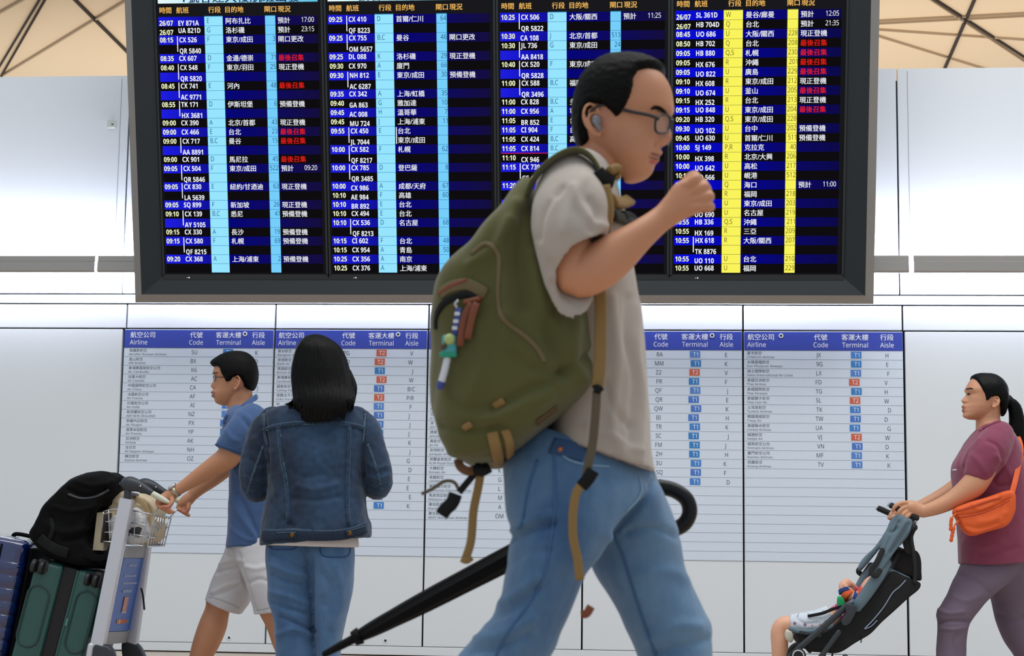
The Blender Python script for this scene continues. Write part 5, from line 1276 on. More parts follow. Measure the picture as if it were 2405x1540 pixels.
for i, (a, b, c, d) in enumerate(fg):
    bm2.append(tube(YM, [(a[0]+6, a[1]+2, -.197, 5.4), (*a, -.204, 5.4), (*b, -.216, 5.1), (*c, -.219, 4.8), (*d, -.209, 4.2)], k=10))
bm2.append(tube(YM, [(2146, 1202, -.175, 6), (2132, 1208, -.168, 5.6), (2118, 1206, -.166, 5)], k=10))
for i in range(4):
    x, y = 2098+i*6, 1204+i*3
    bm2.append(tube(YM, [(x+8, y-4, .16, 5.6), (x-2, y, .152, 5.6), (x-7, y+8, .15, 5.2), (x-4, y+15, .155, 4.8), (x+4, y+17, .165, 4.2)], k=10))
bm2.append(tube(YM, [(2110, 1210, .15, 6), (2098, 1214, .145, 5.4), (2088, 1216, .15, 4.6)], k=10))
bm2 += ear(hmo, 2330.5, 944, 18, 27, 14, 37.5, .010, -1)
ob = mk('body', fuse(bm2, .0030, 2), SKIN4, mum)
paint(ob, (206, 150, 116), [(2260, 955.5, 8, 3.4, 8, (164, 92, 88), .9), (2260, 965, 7.5, 4, 0, (166, 92, 90), .9), (2261, 960, 9, 1.4, 4, (90, 46, 46), .8), (2279, 913.5, 7, 2.6, -10, (52, 38, 34), .8), (2272, 914, 5, 2.4, 10, (52, 38, 34), .8), (2331, 944, 10, 15, 0, (206, 140, 112), .5), (2275, 925, 6, 3.2, 0, (70, 48, 40), .85), (2290, 955, 18, 14, 0, (206, 140, 118), .4), (2300, 985, 30, 20, 0, (200, 138, 98), .5)])  # dark parting of the lips is painted-in shade
hmb = bvh(hms); e = hit(hmb, 2275, 925)[0]; ew = mk('eye', ball(e+np.array([.003, .007, 0]), .0100, s=(1, 1, .5)), EYEW, mum); mk('iris', ball(e+np.array([-.001, .0012, 0]), .0060, s=(1, 1, .65)), EYED, ew)
mk('eyebrow', surf(hmb, [(2269, 914), (2275, 911.5), (2281, 911.5), (2286, 914)], .0016, .0006), HAIRB, mum)
phm = [(2270, 884), (2282, 889), (2290, 894), (2297, 905), (2302, 915), (2308, 925), (2311, 940), (2316, 938), (2321, 932), (2331, 929), (2341, 934), (2343, 948), (2346, 962), (2352, 976), (2362, 975), (2385, 965), (2385, 865), (2262, 865)]
hh = hmo.hair(phm, .0105, soft=4, nz=(60, .0006), spots=smo, nrow=170, k=200)
pony = tube(YM, [(2350, 925, 0, 16, 14), (2366, 940, 0, 11, 11), (2380, 952, .0, 14, 14), (2388, 980, 0, 17, 16), (2389, 1020, 0, 20, 17), (2393, 1060, 0, 18, 15), (2397, 1095, 0, 11, 10), (2399, 1116, 0, 3, 3)], k=40)
pf = fix(pony); V = pf[0]; n = vnorm(V, pf[1]); V = V+n*np.array([mnoise.noise(Vector((x[0]*260, x[1]*260, x[2]*9)))*.003 for x in V])[:, None]
bun = prows(YM, [(905, 2335, 2362, .05, 0), (925, 2340, 2368, .058, 0), (945, 2342, 2368, .06, 0), (958, 2345, 2365, .056, 0), (970, 2350, 2361, .045, 0), (977, 2352, 2357, .02, 0)], k=30)
mk('hair', join(hh, fix(bun)), HB2, mum); mk('ponytail', (V, pf[1]), HB2, mum)
mk('hair_tie', tube(YM, [(2363, 936, 0, 12.5), (2369, 942, 0, 12.5)], k=24, rnd=False), mat('hair_tie_black', (14, 12, 14), rough=.8), mum)
ft = prows(YM, [(996, 2306, 2352, .065, 0, .1), (1008, 2294, 2366, .10, 0), (1024, 2280, 2382, .155, 0), (1047, 2263, 2392, .18, 0), (1083, 2241, 2402, .19, 0), (1105, 2236, 2408, .19, 0), (1137, 2238, 2412, .185, 0), (1180, 2246, 2416, .18, 0), (1226, 2249, 2420, .18, 0), (1276, 2252, 2424, .188, 0), (1322, 2255, 2428, .195, 0, -.03)], k=52, exp=2.4)
fs = [tube(YM, [(2352, 1015, s*.11, 28), (2344, 1028, s*.15, 37), (2328, 1058, s*.195, 41), (2308, 1092, s*.21, 37), (2298, 1112, s*.213, 32), (2293, 1124, s*.213, 29)], k=30, rnd=False) for s in (-1, 1)]
mt = fuse([ft]+fs, .0048, 2)
mt = folds(mt, [([(2320, 1035), (2345, 1050), (2352, 1090), (2335, 1125)], 5, -.008), ([(2300, 1030), (2275, 1060), (2262, 1090)], 5, .005), ([(2260, 1060), (2252, 1090), (2262, 1120)], 5, -.005), ([(2330, 1128), (2345, 1140), (2370, 1138)], 5, -.007), ([(2340, 1070), (2365, 1100), (2380, 1130)], 7, .006), ([(2270, 1270), (2300, 1285), (2350, 1275)], 7, .006), ([(2300, 1300), (2340, 1298), (2390, 1285)], 7, -.006), ([(2285, 1070), (2300, 1085), (2315, 1110)], 7, .005)], noise=(9, .005), fine=(26, .0014))
mto = mk('t_shirt', mt, PLUM, mum); mtb = bvh(mt)
mk('neck_rib', surf(mtb, [(2300, 1012), (2314, 1003), (2332, 994), (2346, 989)], .010, .004), mat('plum_rib', (146, 66, 92), rough=.9), mto)
mk('chest_print', surf(mtb, [(2238, 1104), (2242, 1103), (2247, 1103)], .003, .0012), mat('print_white', (240, 243, 248)), mto)
tf_ = prows(YM, [(1300, 2262, 2420, .15, 0), (1330, 2256, 2400, .15, -.02), (1365, 2238, 2370, .135, -.05), (1401, 2222, 2326, .115, -.08), (1437, 2202, 2296, .105, -.09), (1456, 2203, 2281, .10, -.09), (1473, 2204, 2273, .098, -.09), (1500, 2202, 2269, .095, -.09), (1540, 2199, 2267, .093, -.09), (1600, 2197, 2262, .09, -.09), (1668, 2198, 2258, .085, -.09)], k=44)
tr_ = prows(YM, [(1300, 2275, 2426, .15, 0), (1340, 2290, 2430, .14, .03), (1399, 2325, 2436, .115, .08), (1468, 2343, 2446, .105, .09), (1509, 2361, 2456, .1, .09), (1540, 2382, 2464, .098, .09), (1600, 2410, 2478, .09, .09), (1660, 2438, 2492, .085, .09)], k=44)
tt = fuse([tf_, tr_], .0048, 2)
tt = folds(tt, [([(2206, 1432), (2230, 1440), (2262, 1436)], 5, .008), ([(2206, 1462), (2235, 1458), (2275, 1458)], 4, -.008), ([(2210, 1475), (2240, 1478), (2268, 1472)], 4, .006), ([(2250, 1350), (2285, 1360), (2320, 1390)], 7, -.006), ([(2240, 1400), (2270, 1410), (2300, 1400)], 7, .005), ([(2345, 1440), (2375, 1455), (2400, 1450)], 6, -.006), ([(2250, 1490), (2240, 1510), (2245, 1540)], 6, -.005)], noise=(9, .004), fine=(24, .0012))
mk('trousers', tt, TROU, mum)
pa = P(2230, 1660, YM-.09); shoe(pa[0]+.07, YM-.09, -1, mum); pa = P(2464, 1650, YM+.09); shoe(pa[0]+.07, YM+.09, -1, mum)
# orange sling bag
ORG = mat('nylon_orange', (226, 92, 30), rough=.6, bump=(300, .2, .001)); ORD = mat('nylon_orange_zip', (198, 70, 22), rough=.6)
sl_ = thing('sling_bag', 'bright orange sling bag across the woman in the plum t-shirt', 'bag', P(2310, 1258, YM-.26))
so_ = pillow(YM, [(2238, 1198), (2275, 1180), (2330, 1163), (2368, 1151), (2382, 1156), (2384, 1180), (2381, 1206), (2360, 1236), (2320, 1248), (2284, 1258), (2264, 1250), (2248, 1225)], .10, -.262, flat=.78, pw=3.2)
so_ = fuse([so_], .004, 2)
so_ = folds(so_, [([(2250, 1210), (2290, 1205), (2330, 1192), (2372, 1170)], 3, -.005), ([(2285, 1185), (2300, 1196), (2330, 1185)], 5, .004), ([(2300, 1225), (2330, 1222), (2360, 1205)], 9, .005), ([(2270, 1235), (2300, 1240), (2340, 1228)], 5, -.004), ([(2345, 1165), (2355, 1185), (2352, 1210)], 6, -.004)], noise=(14, .003))
mk('bag_body', so_, ORG, sl_); sbb = bvh(so_)
mk('front_zip', surf(sbb, [(2250, 1214), (2290, 1208), (2330, 1195), (2372, 1173)], .0030, .003), ORD, sl_); mk('top_zip', surf(sbb, [(2246, 1200), (2280, 1190), (2320, 1176), (2350, 1168)], .0035, .003), ORD, sl_)
mk('bottom_seam', surf(sbb, [(2266, 1246), (2286, 1252), (2330, 1240), (2358, 1230)], .0018, .0025), ORD, sl_)
for pts in ([(2246, 1206, -.30), (2238, 1212, -.305), (2234, 1222, -.305), (2233, 1242, -.305)], [(2252, 1222, -.30), (2243, 1232, -.305), (2238, 1248, -.305), (2234, 1268, -.305)]):
    C = np.array([P(a, b, YM+d) for a, b, d in crom(pts, 6)]); r = np.where(np.arange(len(C)) > 8, .0075+.0012*np.sin(np.arange(len(C))*2.2), .0035); mk('cord_pull', sweep(C, r, k=10, roundends=True), ORG, sl_)
C = np.array([P(a, b, YM+d) for a, b, d in crom([(2376, 1160, -.25), (2384, 1130, -.22), (2391, 1098, -.16), (2398, 1060, -.1), (2392, 1030, -.04), (2375, 1010, .02)], 6)])
mk('sling_strap', sweep(C, .012, .003, k=12, exp=4), ORG, sl_)
# ================================================================== the luggage trolley and its load
YT = YB
ALU = mat('trolley_aluminium', (202, 204, 214), rough=.35, metal=.25); ALU2 = mat('trolley_grey_plate', (150, 152, 154), rough=.5); DKP = mat('trolley_dark_plastic', (46, 50, 58), rough=.45, bump=(200, .08, .001)); IVY = mat('grip_ivory', (206, 206, 186), rough=.35); CHR = mat('chrome_wire', (205, 207, 210), rough=.15, metal=.95)
RUB = mat('rubber_black', (24, 24, 26), rough=.7)
def poly(pts, Y, th, bev=0.0):
    """flat plate through (px, py, dy) corners, th thick"""
    q = np.array([P(a, b, Y+d) for a, b, d in pts]); n = np.cross(q[1]-q[0], q[2]-q[1]); n /= np.linalg.norm(n)
    return fix(rings([q-n*th/2, q+n*th/2]))
def bar(Y, pts, r, r2=None, k=16, exp=2.0, sub=5, rnd=True):
    C = crom([P(a, b, Y+d) for a, b, d in pts], sub) if len(pts) > 2 else np.array([P(a, b, Y+d) for a, b, d in pts])
    return sweep(C, r, r2, k=k, exp=exp, roundends=rnd)
gp = P(150, 1640, YT)
tl = thing('luggage_trolley', 'airport luggage trolley with wire basket and blue advert panel, loaded with suitcases', 'luggage trolley', (gp[0], YT, 0))
px1 = M(1, YT-.22)
mk('post', bar(YT, [(299, 1171, -.22), (229, 1520, -.22)], 16*px1, .022, k=16, exp=9, rnd=False), ALU, tl, smooth=True, sharp=30)
mk('post', bar(YT, [(357, 1180, .20), (312, 1512, .20)], 12*px1, .022, k=16, exp=9, rnd=False), ALU, tl, smooth=True, sharp=30)
mk('advert_panel', poly([(288, 1310, -.19), (334, 1310, .18), (301, 1480, .18), (251, 1482, -.19)], YT, .012), mat('advert_blue', (38, 94, 182), rough=.4), tl, smooth=False)
mk('top_plate', poly([(291, 1282, -.19), (340, 1284, .18), (335, 1309, .18), (288, 1309, -.19)], YT, .016), ALU2, tl, smooth=False)
lp = mk('kick_plate', poly([(251, 1483, -.19), (300, 1481, .18), (294, 1508, .18), (244, 1512, -.19)], YT, .016), ALU2, tl, smooth=False)
def adp(u, v, lift=-.009):
    A = [np.array(P(*q[:2], YT+q[2])) for q in ((288, 1310, -.19), (334, 1310, .18), (301, 1480, .18), (251, 1482, -.19))]
    n = np.cross(A[1]-A[0], A[3]-A[0]); n /= np.linalg.norm(n)
    if n @ (CAM-A[0]) < 0: n = -n
    return (A[0]*(1-u)+A[1]*u)*(1-v)+(A[3]*(1-u)+A[2]*u)*v+n*.0075
ap = [c for c in tl.children if c.name.startswith('advert')][0]
def adrect(u0, u1, v0, v1, rgb, nm, name='advert_lettering'):
    q = np.array([adp(u0, v0), adp(u1, v0), adp(u1, v1), adp(u0, v1)]); return mk(name, (q, [(0, 1, 2, 3)]), mat(nm, rgb, rough=.5), ap, smooth=False)
def adwords(v, h, n, u0, u1, seed):
    r_ = random.Random(seed); qs = []; u = u0
    while u < u1:
        w = r_.uniform(.03, .07); qs.append((np.array([adp(u, v-h*r_.uniform(.6, 1)), adp(u+w, v-h), adp(u+w, v), adp(u, v)]), [(0, 1, 2, 3)])); u += w+.02
    mk('advert_lettering', join(*qs), mat('advert_white', (170, 190, 226), rough=.5), ap, smooth=False)
adwords(.115, .040, 4, .28, .62, 1); adwords(.255, .028, 6, .20, .72, 2); adwords(.355, .028, 8, .18, .86, 3); adwords(.47, .045, 5, .26, .72, 4)
adrect(.42, .62, .53, .74, (206, 140, 128), 'advert_coral', 'advert_picture'); adrect(.40, .64, .742, .752, (220, 226, 236), 'advert_pale', 'advert_picture')
for i, c in enumerate(((220, 120, 60), (226, 190, 70), (214, 90, 60), (216, 86, 84), (206, 60, 70), (70, 150, 110))): adrect(.28+i*.095, .36+i*.095, .84, .895, c, 'advert_dot_%d' % i, 'advert_picture')
for i in range(4): mk('rib', poly([(250-i*1.6, 1487+i*6, -.192), (299-i*1.2, 1485+i*6, .17), (298-i*1.2, 1487+i*6, .17), (249.5-i*1.6, 1489+i*6, -.192)], YT-.012, .004), mat('trolley_rib', (110, 112, 116), rough=.5), lp, smooth=False)
# handles
for d, o, nm in ((-.22, (0, 0), ''), (.20, (36, 3), '')):
    ox, oy = o; k_ = .93 if d > 0 else 1
    hd_ = mk('handle_housing', tube(YT, [(284+ox, 1136+oy, d, 5), (290+ox, 1136+oy, d, 13*k_, 12), (304+ox, 1136+oy, d, 18*k_, 14), (322+ox, 1140+oy, d, 15*k_, 12), (340+ox, 1148+oy, d, 10.5*k_, 9), (355+ox, 1156+oy, d, 8, 8)], k=28), DKP, tl)
    mk('handle_neck', bar(YT, [(300+ox, 1152+oy, d), (299+ox, 1176+oy, d)], 8*px1, .014, exp=4), DKP, tl)
    mk('grip', tube(YT, [(352+ox, 1155+oy, d, 6.6), (366+ox, 1163+oy, d, 7.2), (384+ox, 1173+oy, d, 6.8), (396+ox, 1179.5+oy, d, 4.5), (402+ox, 1182+oy, d, 1.6)], k=20), IVY, tl)
    c = P(330+ox, 1141+oy, YT+d-.024); mk('rivet', ball(c, .0045), CHR, hd_)
mk('cross_bar', bar(YT, [(300, 1160, -.22), (352, 1172, .20)], .012), DKP, tl)
# wire basket
NT = [(243, 1200, -.17), (268, 1194, -.17), (318, 1199, -.17), (362, 1209, -.17)]; FT = [(284, 1190, .14), (330, 1196, .14), (402, 1216, .14)]
NBt = [(238, 1270, -.17), (300, 1276, -.17), (346, 1284, -.17)]; FBt = [(262, 1258, .14), (320, 1264, .14), (386, 1281, .14)]
bk = thing('wire_basket_tmp', 'x', 'x', (0, 0, 0)); bpy.data.objects.remove(bk)
def lerp(a, b, t): return tuple(np.array(a)*(1-t)+np.array(b)*t)
def along(L, t):
    q = np.array(L, float); s = np.linspace(0, 1, len(q)); return np.array([np.interp(t, s, q[:, i]) for i in range(3)])
W_ = []
WR = .0031
for f in (0, .36, .70, 1.0):
    n = [lerp(along(NT, t), along(NBt, t), f) for t in np.linspace(0, 1, 8)]; fr_ = [lerp(along(FT, t), along(FBt, t), f) for t in np.linspace(1, 0, 8)]
    loop = np.array([P(a, b, YT+d) for a, b, d in n+fr_+n[:1]]); W_.append(sweep(loop, WR*(1.15 if f in (0, 1) else .9), k=8))
for t in (0, .16, .42, .66, .88, 1.0): W_.append(sweep(np.array([P(*x[:2], YT+x[2]) for x in [lerp(along(NT, t), along(NBt, t), f) for f in np.linspace(0, 1, 6)]]), WR*.9, k=8))
for t in (0, .2, .45, .7, 1.0): W_.append(sweep(np.array([P(*x[:2], YT+x[2]) for x in [lerp(along(FT, t), along(FBt, t), f) for f in np.linspace(0, 1, 6)]]), WR*.9, k=8))
for g_ in np.linspace(0, 1, 8)[1:-1]:
    a = lerp(NT[-1], FT[-1], g_); b = lerp(NBt[-1], FBt[-1], g_); W_.append(sweep(np.array([P(*x[:2], YT+x[2]) for x in (a, b)]), WR*.9, k=8)); 
    c = lerp(NBt[0], FBt[0], g_); W_.append(sweep(np.array([P(*x[:2], YT+x[2]) for x in (b, c)]), WR*.8, k=8))
for q in ([(362, 1209, -.17), (372, 1192, -.16), (378, 1184, -.15)], [(384, 1212, -.02), (394, 1198, -.02), (400, 1190, -.02)], [(398, 1216, .12), (408, 1204, .13), (416, 1196, .14)]): W_.append(bar(YT, q, WR*1.2, k=8))
mk('basket', join(*W_), CHR, tl, label='chrome wire basket')
# base
mk('side_fairing', pillow(YT, [(221, 1516, ), (244, 1512), (262, 1518), (272, 1540), (276, 1600), (250, 1618), (226, 1600)], .05, -.22, flat=.8), DKP, tl)
mk('side_fairing', pillow(YT, [(288, 1508), (318, 1508), (334, 1522), (348, 1560), (352, 1600), (320, 1606), (296, 1570)], .05, .20, flat=.8), DKP, tl)
mk('frame_tube', bar(YT, [(214, 1516, -.235), (205, 1560, -.235), (180, 1620, -.235), (-120, 1640, -.235)], .014), ALU, tl); mk('frame_tube', bar(YT, [(300, 1510, .2), (290, 1560, .2), (250, 1608, .2), (-90, 1620, .2)], .014), ALU, tl)
za = P(0, 1640, YT-.2)[2]
deck = [box((P(150, 1600, YT)[0]-.12*i, YT, za+.0), (.02, .42, .02)) for i in range(5)]
mk('deck', join(*deck, box((P(150, 1600, YT)[0]-.24, YT, za+.014), (.60, .36, .008))), ALU2, tl, smooth=False)
for x, d in ((260, -.22), (300, .2), (-40, 0)):
    c = P(x, 1640, YT+d); mk('wheel', fix(rings([np.stack([c[0]+r*np.cos(np.arange(28)*math.pi/14), np.full(28, YT+d+y), .062+r*np.sin(np.arange(28)*math.pi/14)], 1) for r, y in ((.03, -.018), (.056, -.018), (.062, -.010), (.062, .010), (.056, .018), (.03, .018))])), RUB, tl)
mk('strap_tail', bar(YT, [(332, 1382, -.02), (336, 1400, -.03), (339, 1430, -.03)], .004, .002, exp=4), mat('strap_black', (16, 16, 18), rough=.8), tl)

# green suitcase
ang = math.radians(12.4)
def caseR(): 
    c_, s__ = math.cos(ang), math.sin(ang); return np.array([[c_, 0, s__], [0, 1, 0], [-s__, 0, c_]])
RC = caseR()
GRN = mat('case_green', (36, 78, 72), rough=.45, bump=(900, .1, .0006), coat=.1); GRN2 = mat('case_green_dark', (22, 56, 52), rough=.5); ZIPB = mat('case_zip_black', (20, 20, 24), rough=.8, bump=(800, .3, .001)); WHL = mat('case_wheel_black', (26, 27, 29), rough=.5)
Yg = YT-.19; m1 = M(1, Yg)
TLc = P(84, 1311, Yg)
def cs(u, v, w): return TLc+RC @ np.array([u*m1, w, -v*m1])       # photo px along the case, w metres into the picture
gs = thing('suitcase', 'dark green hard suitcase with black zip band standing on the trolley', 'suitcase', cs(80, 300, .2))
def cbox(u0, u1, v0, v1, w0, w1, bev): 
    c = cs((u0+u1)/2, (v0+v1)/2, (w0+w1)/2); return box(c, ((u1-u0)*m1, w1-w0, (v1-v0)*m1), RC, bev)
HH = 292
def shellbox(u0, u1, rl, rr):
    """hard shell half: rounded on its outer side"""
    R = []
    for v in np.concatenate([np.linspace(0, 14, 5), np.linspace(30, HH-30, 6), np.linspace(HH-14, HH, 5)]):
        k = 14-math.sqrt(max(0, 14**2-max(0, 14-min(v, HH-v))**2)); pts = []
        for (cu, cw, a0) in ((u1-rr-k, .40-.02-k*m1, 0), (u0+rl+k, .40-.02-k*m1, 90), (u0+rl+k, .02+k*m1, 180), (u1-rr-k, .02+k*m1, 270)):
            r = rl if a0 in (90, 180) else rr
            for a in np.linspace(a0, a0+90, 5):
                pts.append(cs(cu+r*math.cos(math.radians(a)), v, cw+.02*math.sin(math.radians(a))))
        R.append(np.array(pts))
    return fix(rings(R))
shl = mk('shell', shellbox(0, 71, 12, 3), GRN, gs, sharp=40); shr = mk('shell', shellbox(103, 172, 3, 12), GRN, gs, sharp=40)
mk('zip_band', cbox(70, 104, 3, HH-3, .008, .392, .006), ZIPB, gs, smooth=False)
for par, ux in ((shl, 66), (shr, 108)): mk('shell_rib', cbox(ux-3, ux+3, 4, HH-4, -.003, .403, .004), GRN, par, smooth=False)
def rr(u0, u1, v0, v1, r):
    q = []
    for cu, cv, a0 in ((u1-r, v1-r, 0), (u0+r, v1-r, 90), (u0+r, v0+r, 180), (u1-r, v0+r, 270)):
        for a in np.linspace(a0, a0+90, 6): q.append(cs(cu+r*math.cos(math.radians(a)), cv+r*math.sin(math.radians(a)), -.0005))
    return np.array(q+q[:1])
mk('panel_groove', sweep(rr(2, 56, 60, 204, 24), .0050, .0035, k=8, cap=False), GRN2, shl); mk('panel_groove', sweep(rr(120, 170, 46, 192, 24), .0050, .0035, k=8, cap=False), GRN2, shr)
mk('label_tag', cbox(110, 116, 118, 136, -.004, .0, .001), mat('case_tag', (70, 120, 110), rough=.4), shr, smooth=False)
for u, v in ((17, 16), (152, 16), (17, 276), (152, 276)):
    for w in (.03, .36):
        wh = mk('wheel_housing', ball(cs(u+4, v+2, w-.005), .042, s=(1, .8, 1)), WHL, gs)
        for du in (-11, 9): 
            c = cs(u+du-3, v+1, w-.040 if w < .1 else w+.04); ax_ = RC @ np.array([1.0, 0, 0]); b1 = RC @ np.array([0, 0, 1.0]); R = [np.array([c+ax_*t+b1*r*math.cos(a)+np.array([0, 1, 0])*r*math.sin(a) for a in np.arange(20)*math.pi/10]) for t, r in ((-.010, .022), (-.008, .029), (.008, .029), (.010, .022))]
            mk('wheel', fix(rings(R)), WHL, wh)

# blue suitcase
BLU = mat('case_blue_gloss', (8, 28, 88), rough=.12, coat=1.0, spec=.7); BLD = mat('case_dark', (8, 8, 11), rough=.8, spec=.1)
Yb = YT-.10; m2 = M(1, Yb)
T2c = P(-112, 1241, Yb); ang = math.radians(9.0); RC2 = caseR()
def cs2(u, v, w): return T2c+RC2 @ np.array([u*m2, w, -v*m2])
bs = thing('suitcase', 'glossy blue ribbed hard suitcase at the left end of the trolley', 'suitcase', cs2(90, 330, .1))
R = []
for v in np.concatenate([np.linspace(0, 16, 6), np.arange(20, 300, 2.0), np.linspace(302, 318, 6)]):
    k = 16-math.sqrt(max(0, 16**2-max(0, 16-min(v, 318-v))**2)); pts = []
    ph_ = ((v-52) % 31)/31 if 52 < v < 270 else .5
    rb_ = (1-abs(2*ph_-1)**3)*.009 if 52 < v < 270 else 0
    r = 26
    for (cu, cw, a0) in ((186-r-k, .36-.03-k*m2, 0), (r+k, .36-.03-k*m2, 90), (r+k, .03+k*m2, 180), (186-r-k, .03+k*m2, 270)):
        for a in np.linspace(a0, a0+90, 7):
            e_ = rb_ if a0 == 270 else rb_*.6 if a0 == 180 else 0
            pts.append(cs2(cu+(r+e_/m2*.5)*math.cos(math.radians(a)), v, cw+(.03+e_)*math.sin(math.radians(a))))
    R.append(np.array(pts))
mk('shell', fix(rings(R)), BLU, bs)
mk('corner_seam', sweep(np.array([cs2(128, v, -.004) for v in np.linspace(14, 304, 10)]), .004, .003, k=8), BLD, bs)
mk('top_handle', sweep(crom([cs2(126, 0, .12), cs2(130, -9, .12), cs2(150, -11, .12), cs2(172, -9, .12), cs2(178, 0, .12)], 5), .009, .014, k=12), BLD, bs)
mk('handle_mount', join(box(cs2(126, 1, .12), (.04, .05, .016), RC2, .004), box(cs2(178, 1, .12), (.04, .05, .016), RC2, .004)), STEEL, bs, smooth=False)
mk('zip_line', sweep(np.array([cs2(187.5, v, .18) for v in np.linspace(14, 304, 8)]), .006, .012, k=8), BLD, bs)
mk('back_case_panel', box(cs2(196, 165, .16), (.018, .26, 300*m2), RC2, .006), BLD, bs, smooth=False, label='dark lining panel on its right side')  # plain dark panel along the right side of the blue case

# black bag on top
BAGB = mat('bag_black_nylon', (7, 7, 8), rough=.85, spec=.15, bump=(250, .25, .001)); BAGG = mat('bag_base_grey', (22, 24, 24), rough=.85, spec=.2)
bb_ = thing('duffel_bag', 'large black soft bag lying on top of the green suitcase', 'bag', P(170, 1310, YT))
bo = pillow(YT, [(90, 1254), (98, 1236), (122, 1188), (150, 1154), (170, 1134), (192, 1119), (222, 1110), (262, 1108), (280, 1117), (296, 1124), (292, 1150), (274, 1170), (252, 1200), (234, 1236), (230, 1278), (248, 1304), (250, 1334), (200, 1330), (160, 1322), (122, 1306), (98, 1278)], .34, -.03, N=80, flat=.72, pw=3.0, edge=6)
bo = fuse([bo], .006, 3)
bo = folds(bo, [([(160, 1150), (200, 1165), (250, 1150)], 6, -.010), ([(130, 1190), (170, 1200), (220, 1190), (260, 1180)], 5, .008), ([(110, 1230), (150, 1250), (200, 1240)], 8, .008), ([(150, 1270), (190, 1262), (226, 1240)], 6, -.010), ([(180, 1130), (220, 1140), (262, 1130)], 6, .008), ([(250, 1130), (246, 1170), (230, 1210)], 6, -.008), ([(120, 1215), (128, 1250), (120, 1280)], 5, -.007)], noise=(12, .007), fine=(34, .002))
mk('bag_body', bo, BAGB, bb_); bob = bvh(bo)
mk('base_trim', surf(bob, [(94, 1262), (112, 1278), (138, 1292), (160, 1298)], .022, .008), BAGG, bb_)
mk('zip', surf(bob, [(160, 1160), (190, 1170), (226, 1166), (256, 1150)], .005, .003), mat('zip_grey', (46, 46, 50), rough=.6), bb_)
mk('side_webbing', surf(bob, [(120, 1216), (124, 1240), (116, 1266)], .009, .003), BAGG, bb_)
mk('haul_loop', bar(YT-.03, [(186, 1124, -.02), (189, 1117, -.02), (196, 1117, -.02)], .005, .003), BAGB, bb_)
mk('hip_strap', bar(YT-.05, [(200, 1302, -.15), (226, 1310, -.17), (250, 1306, -.17), (262, 1286, -.17)], .014, .004, exp=4), BAGB, bb_)
# tote and plastic bag in the basket
tt_ = thing('tote_bag', 'beige canvas tote bag standing in the trolley basket', 'bag', P(310, 1275, YT))
to = pillow(YT, [(272, 1158), (286, 1150), (320, 1156), (350, 1162), (372, 1178), (380, 1210), (378, 1262), (360, 1276), (300, 1272), (262, 1268), (256, 1240), (262, 1196)], .17, .01, flat=.8)
to = folds(fuse([to], .006, 2), [([(276, 1180), (300, 1190), (340, 1186)], 5, .006), ([(330, 1170), (350, 1200), (346, 1240)], 6, -.008), ([(350, 1180), (366, 1210), (362, 1250)], 5, .006)], noise=(14, .006))
mk('bag_body', to, mat('canvas_beige', (206, 188, 156), rough=.9, bump=(500, .2, .001)), tt_)
mk('strap', bar(YT, [(312, 1166, -.10), (334, 1180, -.115), (346, 1205, -.11), (348, 1240, -.10)], .012, .003, exp=4), mat('canvas_strap', (180, 156, 116), rough=.9), tt_)
pl = thing('plastic_bag', 'crumpled white plastic bag in the front of the trolley basket', 'bag', P(320, 1280, YT))
po_ = pillow(YT, [(262, 1218), (284, 1206), (312, 1196), (322, 1190), (336, 1200), (346, 1222), (352, 1250), (340, 1272), (300, 1278), (264, 1268)], .09, -.115, flat=.55)
po_ = folds(fuse([po_], .0045, 1), [([(290, 1215), (310, 1235), (330, 1228)], 4, .008), ([(300, 1245), (325, 1262), (345, 1255)], 4, -.008)], noise=(24, .010), fine=(60, .003))
mk('bag_film', po_, mat('plastic_white', (214, 212, 212), rough=.25, spec=.5), pl); plb = bvh(po_)
mk('printed_patch', surf(plb, [(300, 1248), (318, 1246), (330, 1250)], .020, .002), mat('print_charcoal', (52, 52, 56), rough=.5), pl)
bx = thing('carton', 'cream carton with a dark face standing at the left of the trolley basket', 'box', P(244, 1290, YT))
mk('carton_body', poly([(240, 1204, -.14), (262, 1200, -.06), (256, 1290, -.06), (230, 1292, -.14)], YT, .05), mat('carton_cream', (214, 200, 170), rough=.8), bx, smooth=False)
mk('carton_face', poly([(245, 1208, -.158), (262, 1204, -.098), (257, 1272, -.098), (236, 1274, -.158)], YT-.018, .004), mat('carton_dark', (62, 52, 44), rough=.6), bx, smooth=False)

# ================================================================== stroller and child
YS = YM
SGR = mat('stroller_grey_blue', (98, 118, 130), rough=.85, bump=(500, .15, .001)); SBK = mat('stroller_black', (19, 20, 22), rough=.85, bump=(400, .2, .001)); STB = mat('stroller_tube', (44, 50, 56), rough=.45); GRP = mat('foam_black', (28, 29, 31), rough=.8); PIP = mat('reflective_piping', (150, 166, 190), rough=.5)
st_ = thing('stroller', 'grey and black folding stroller with a child, pushed by the woman in plum', 'stroller', (P(1990, 1600, YS)[0], YS, 0))
cn_ = pillow(YS, [(2110, 1206), (2128, 1210), (2144, 1222), (2140, 1242), (2122, 1268), (2104, 1292), (2082, 1322), (2062, 1350), (2050, 1350), (2046, 1338), (2060, 1310), (2074, 1276), (2092, 1240)], .07, -.20, flat=.7)
cn2 = pillow(YS, [(2106, 1208), (2100, 1238), (2074, 1276), (2046, 1312), (2022, 1340), (2014, 1334), (2030, 1308), (2052, 1286), (2090, 1240)], .05, .18, flat=.7)
cn3 = pillow(YS, [(2112, 1206), (2140, 1220), (2130, 1250), (2102, 1284), (2080, 1296), (2076, 1272), (2094, 1240)], .40, -.01, flat=.6)
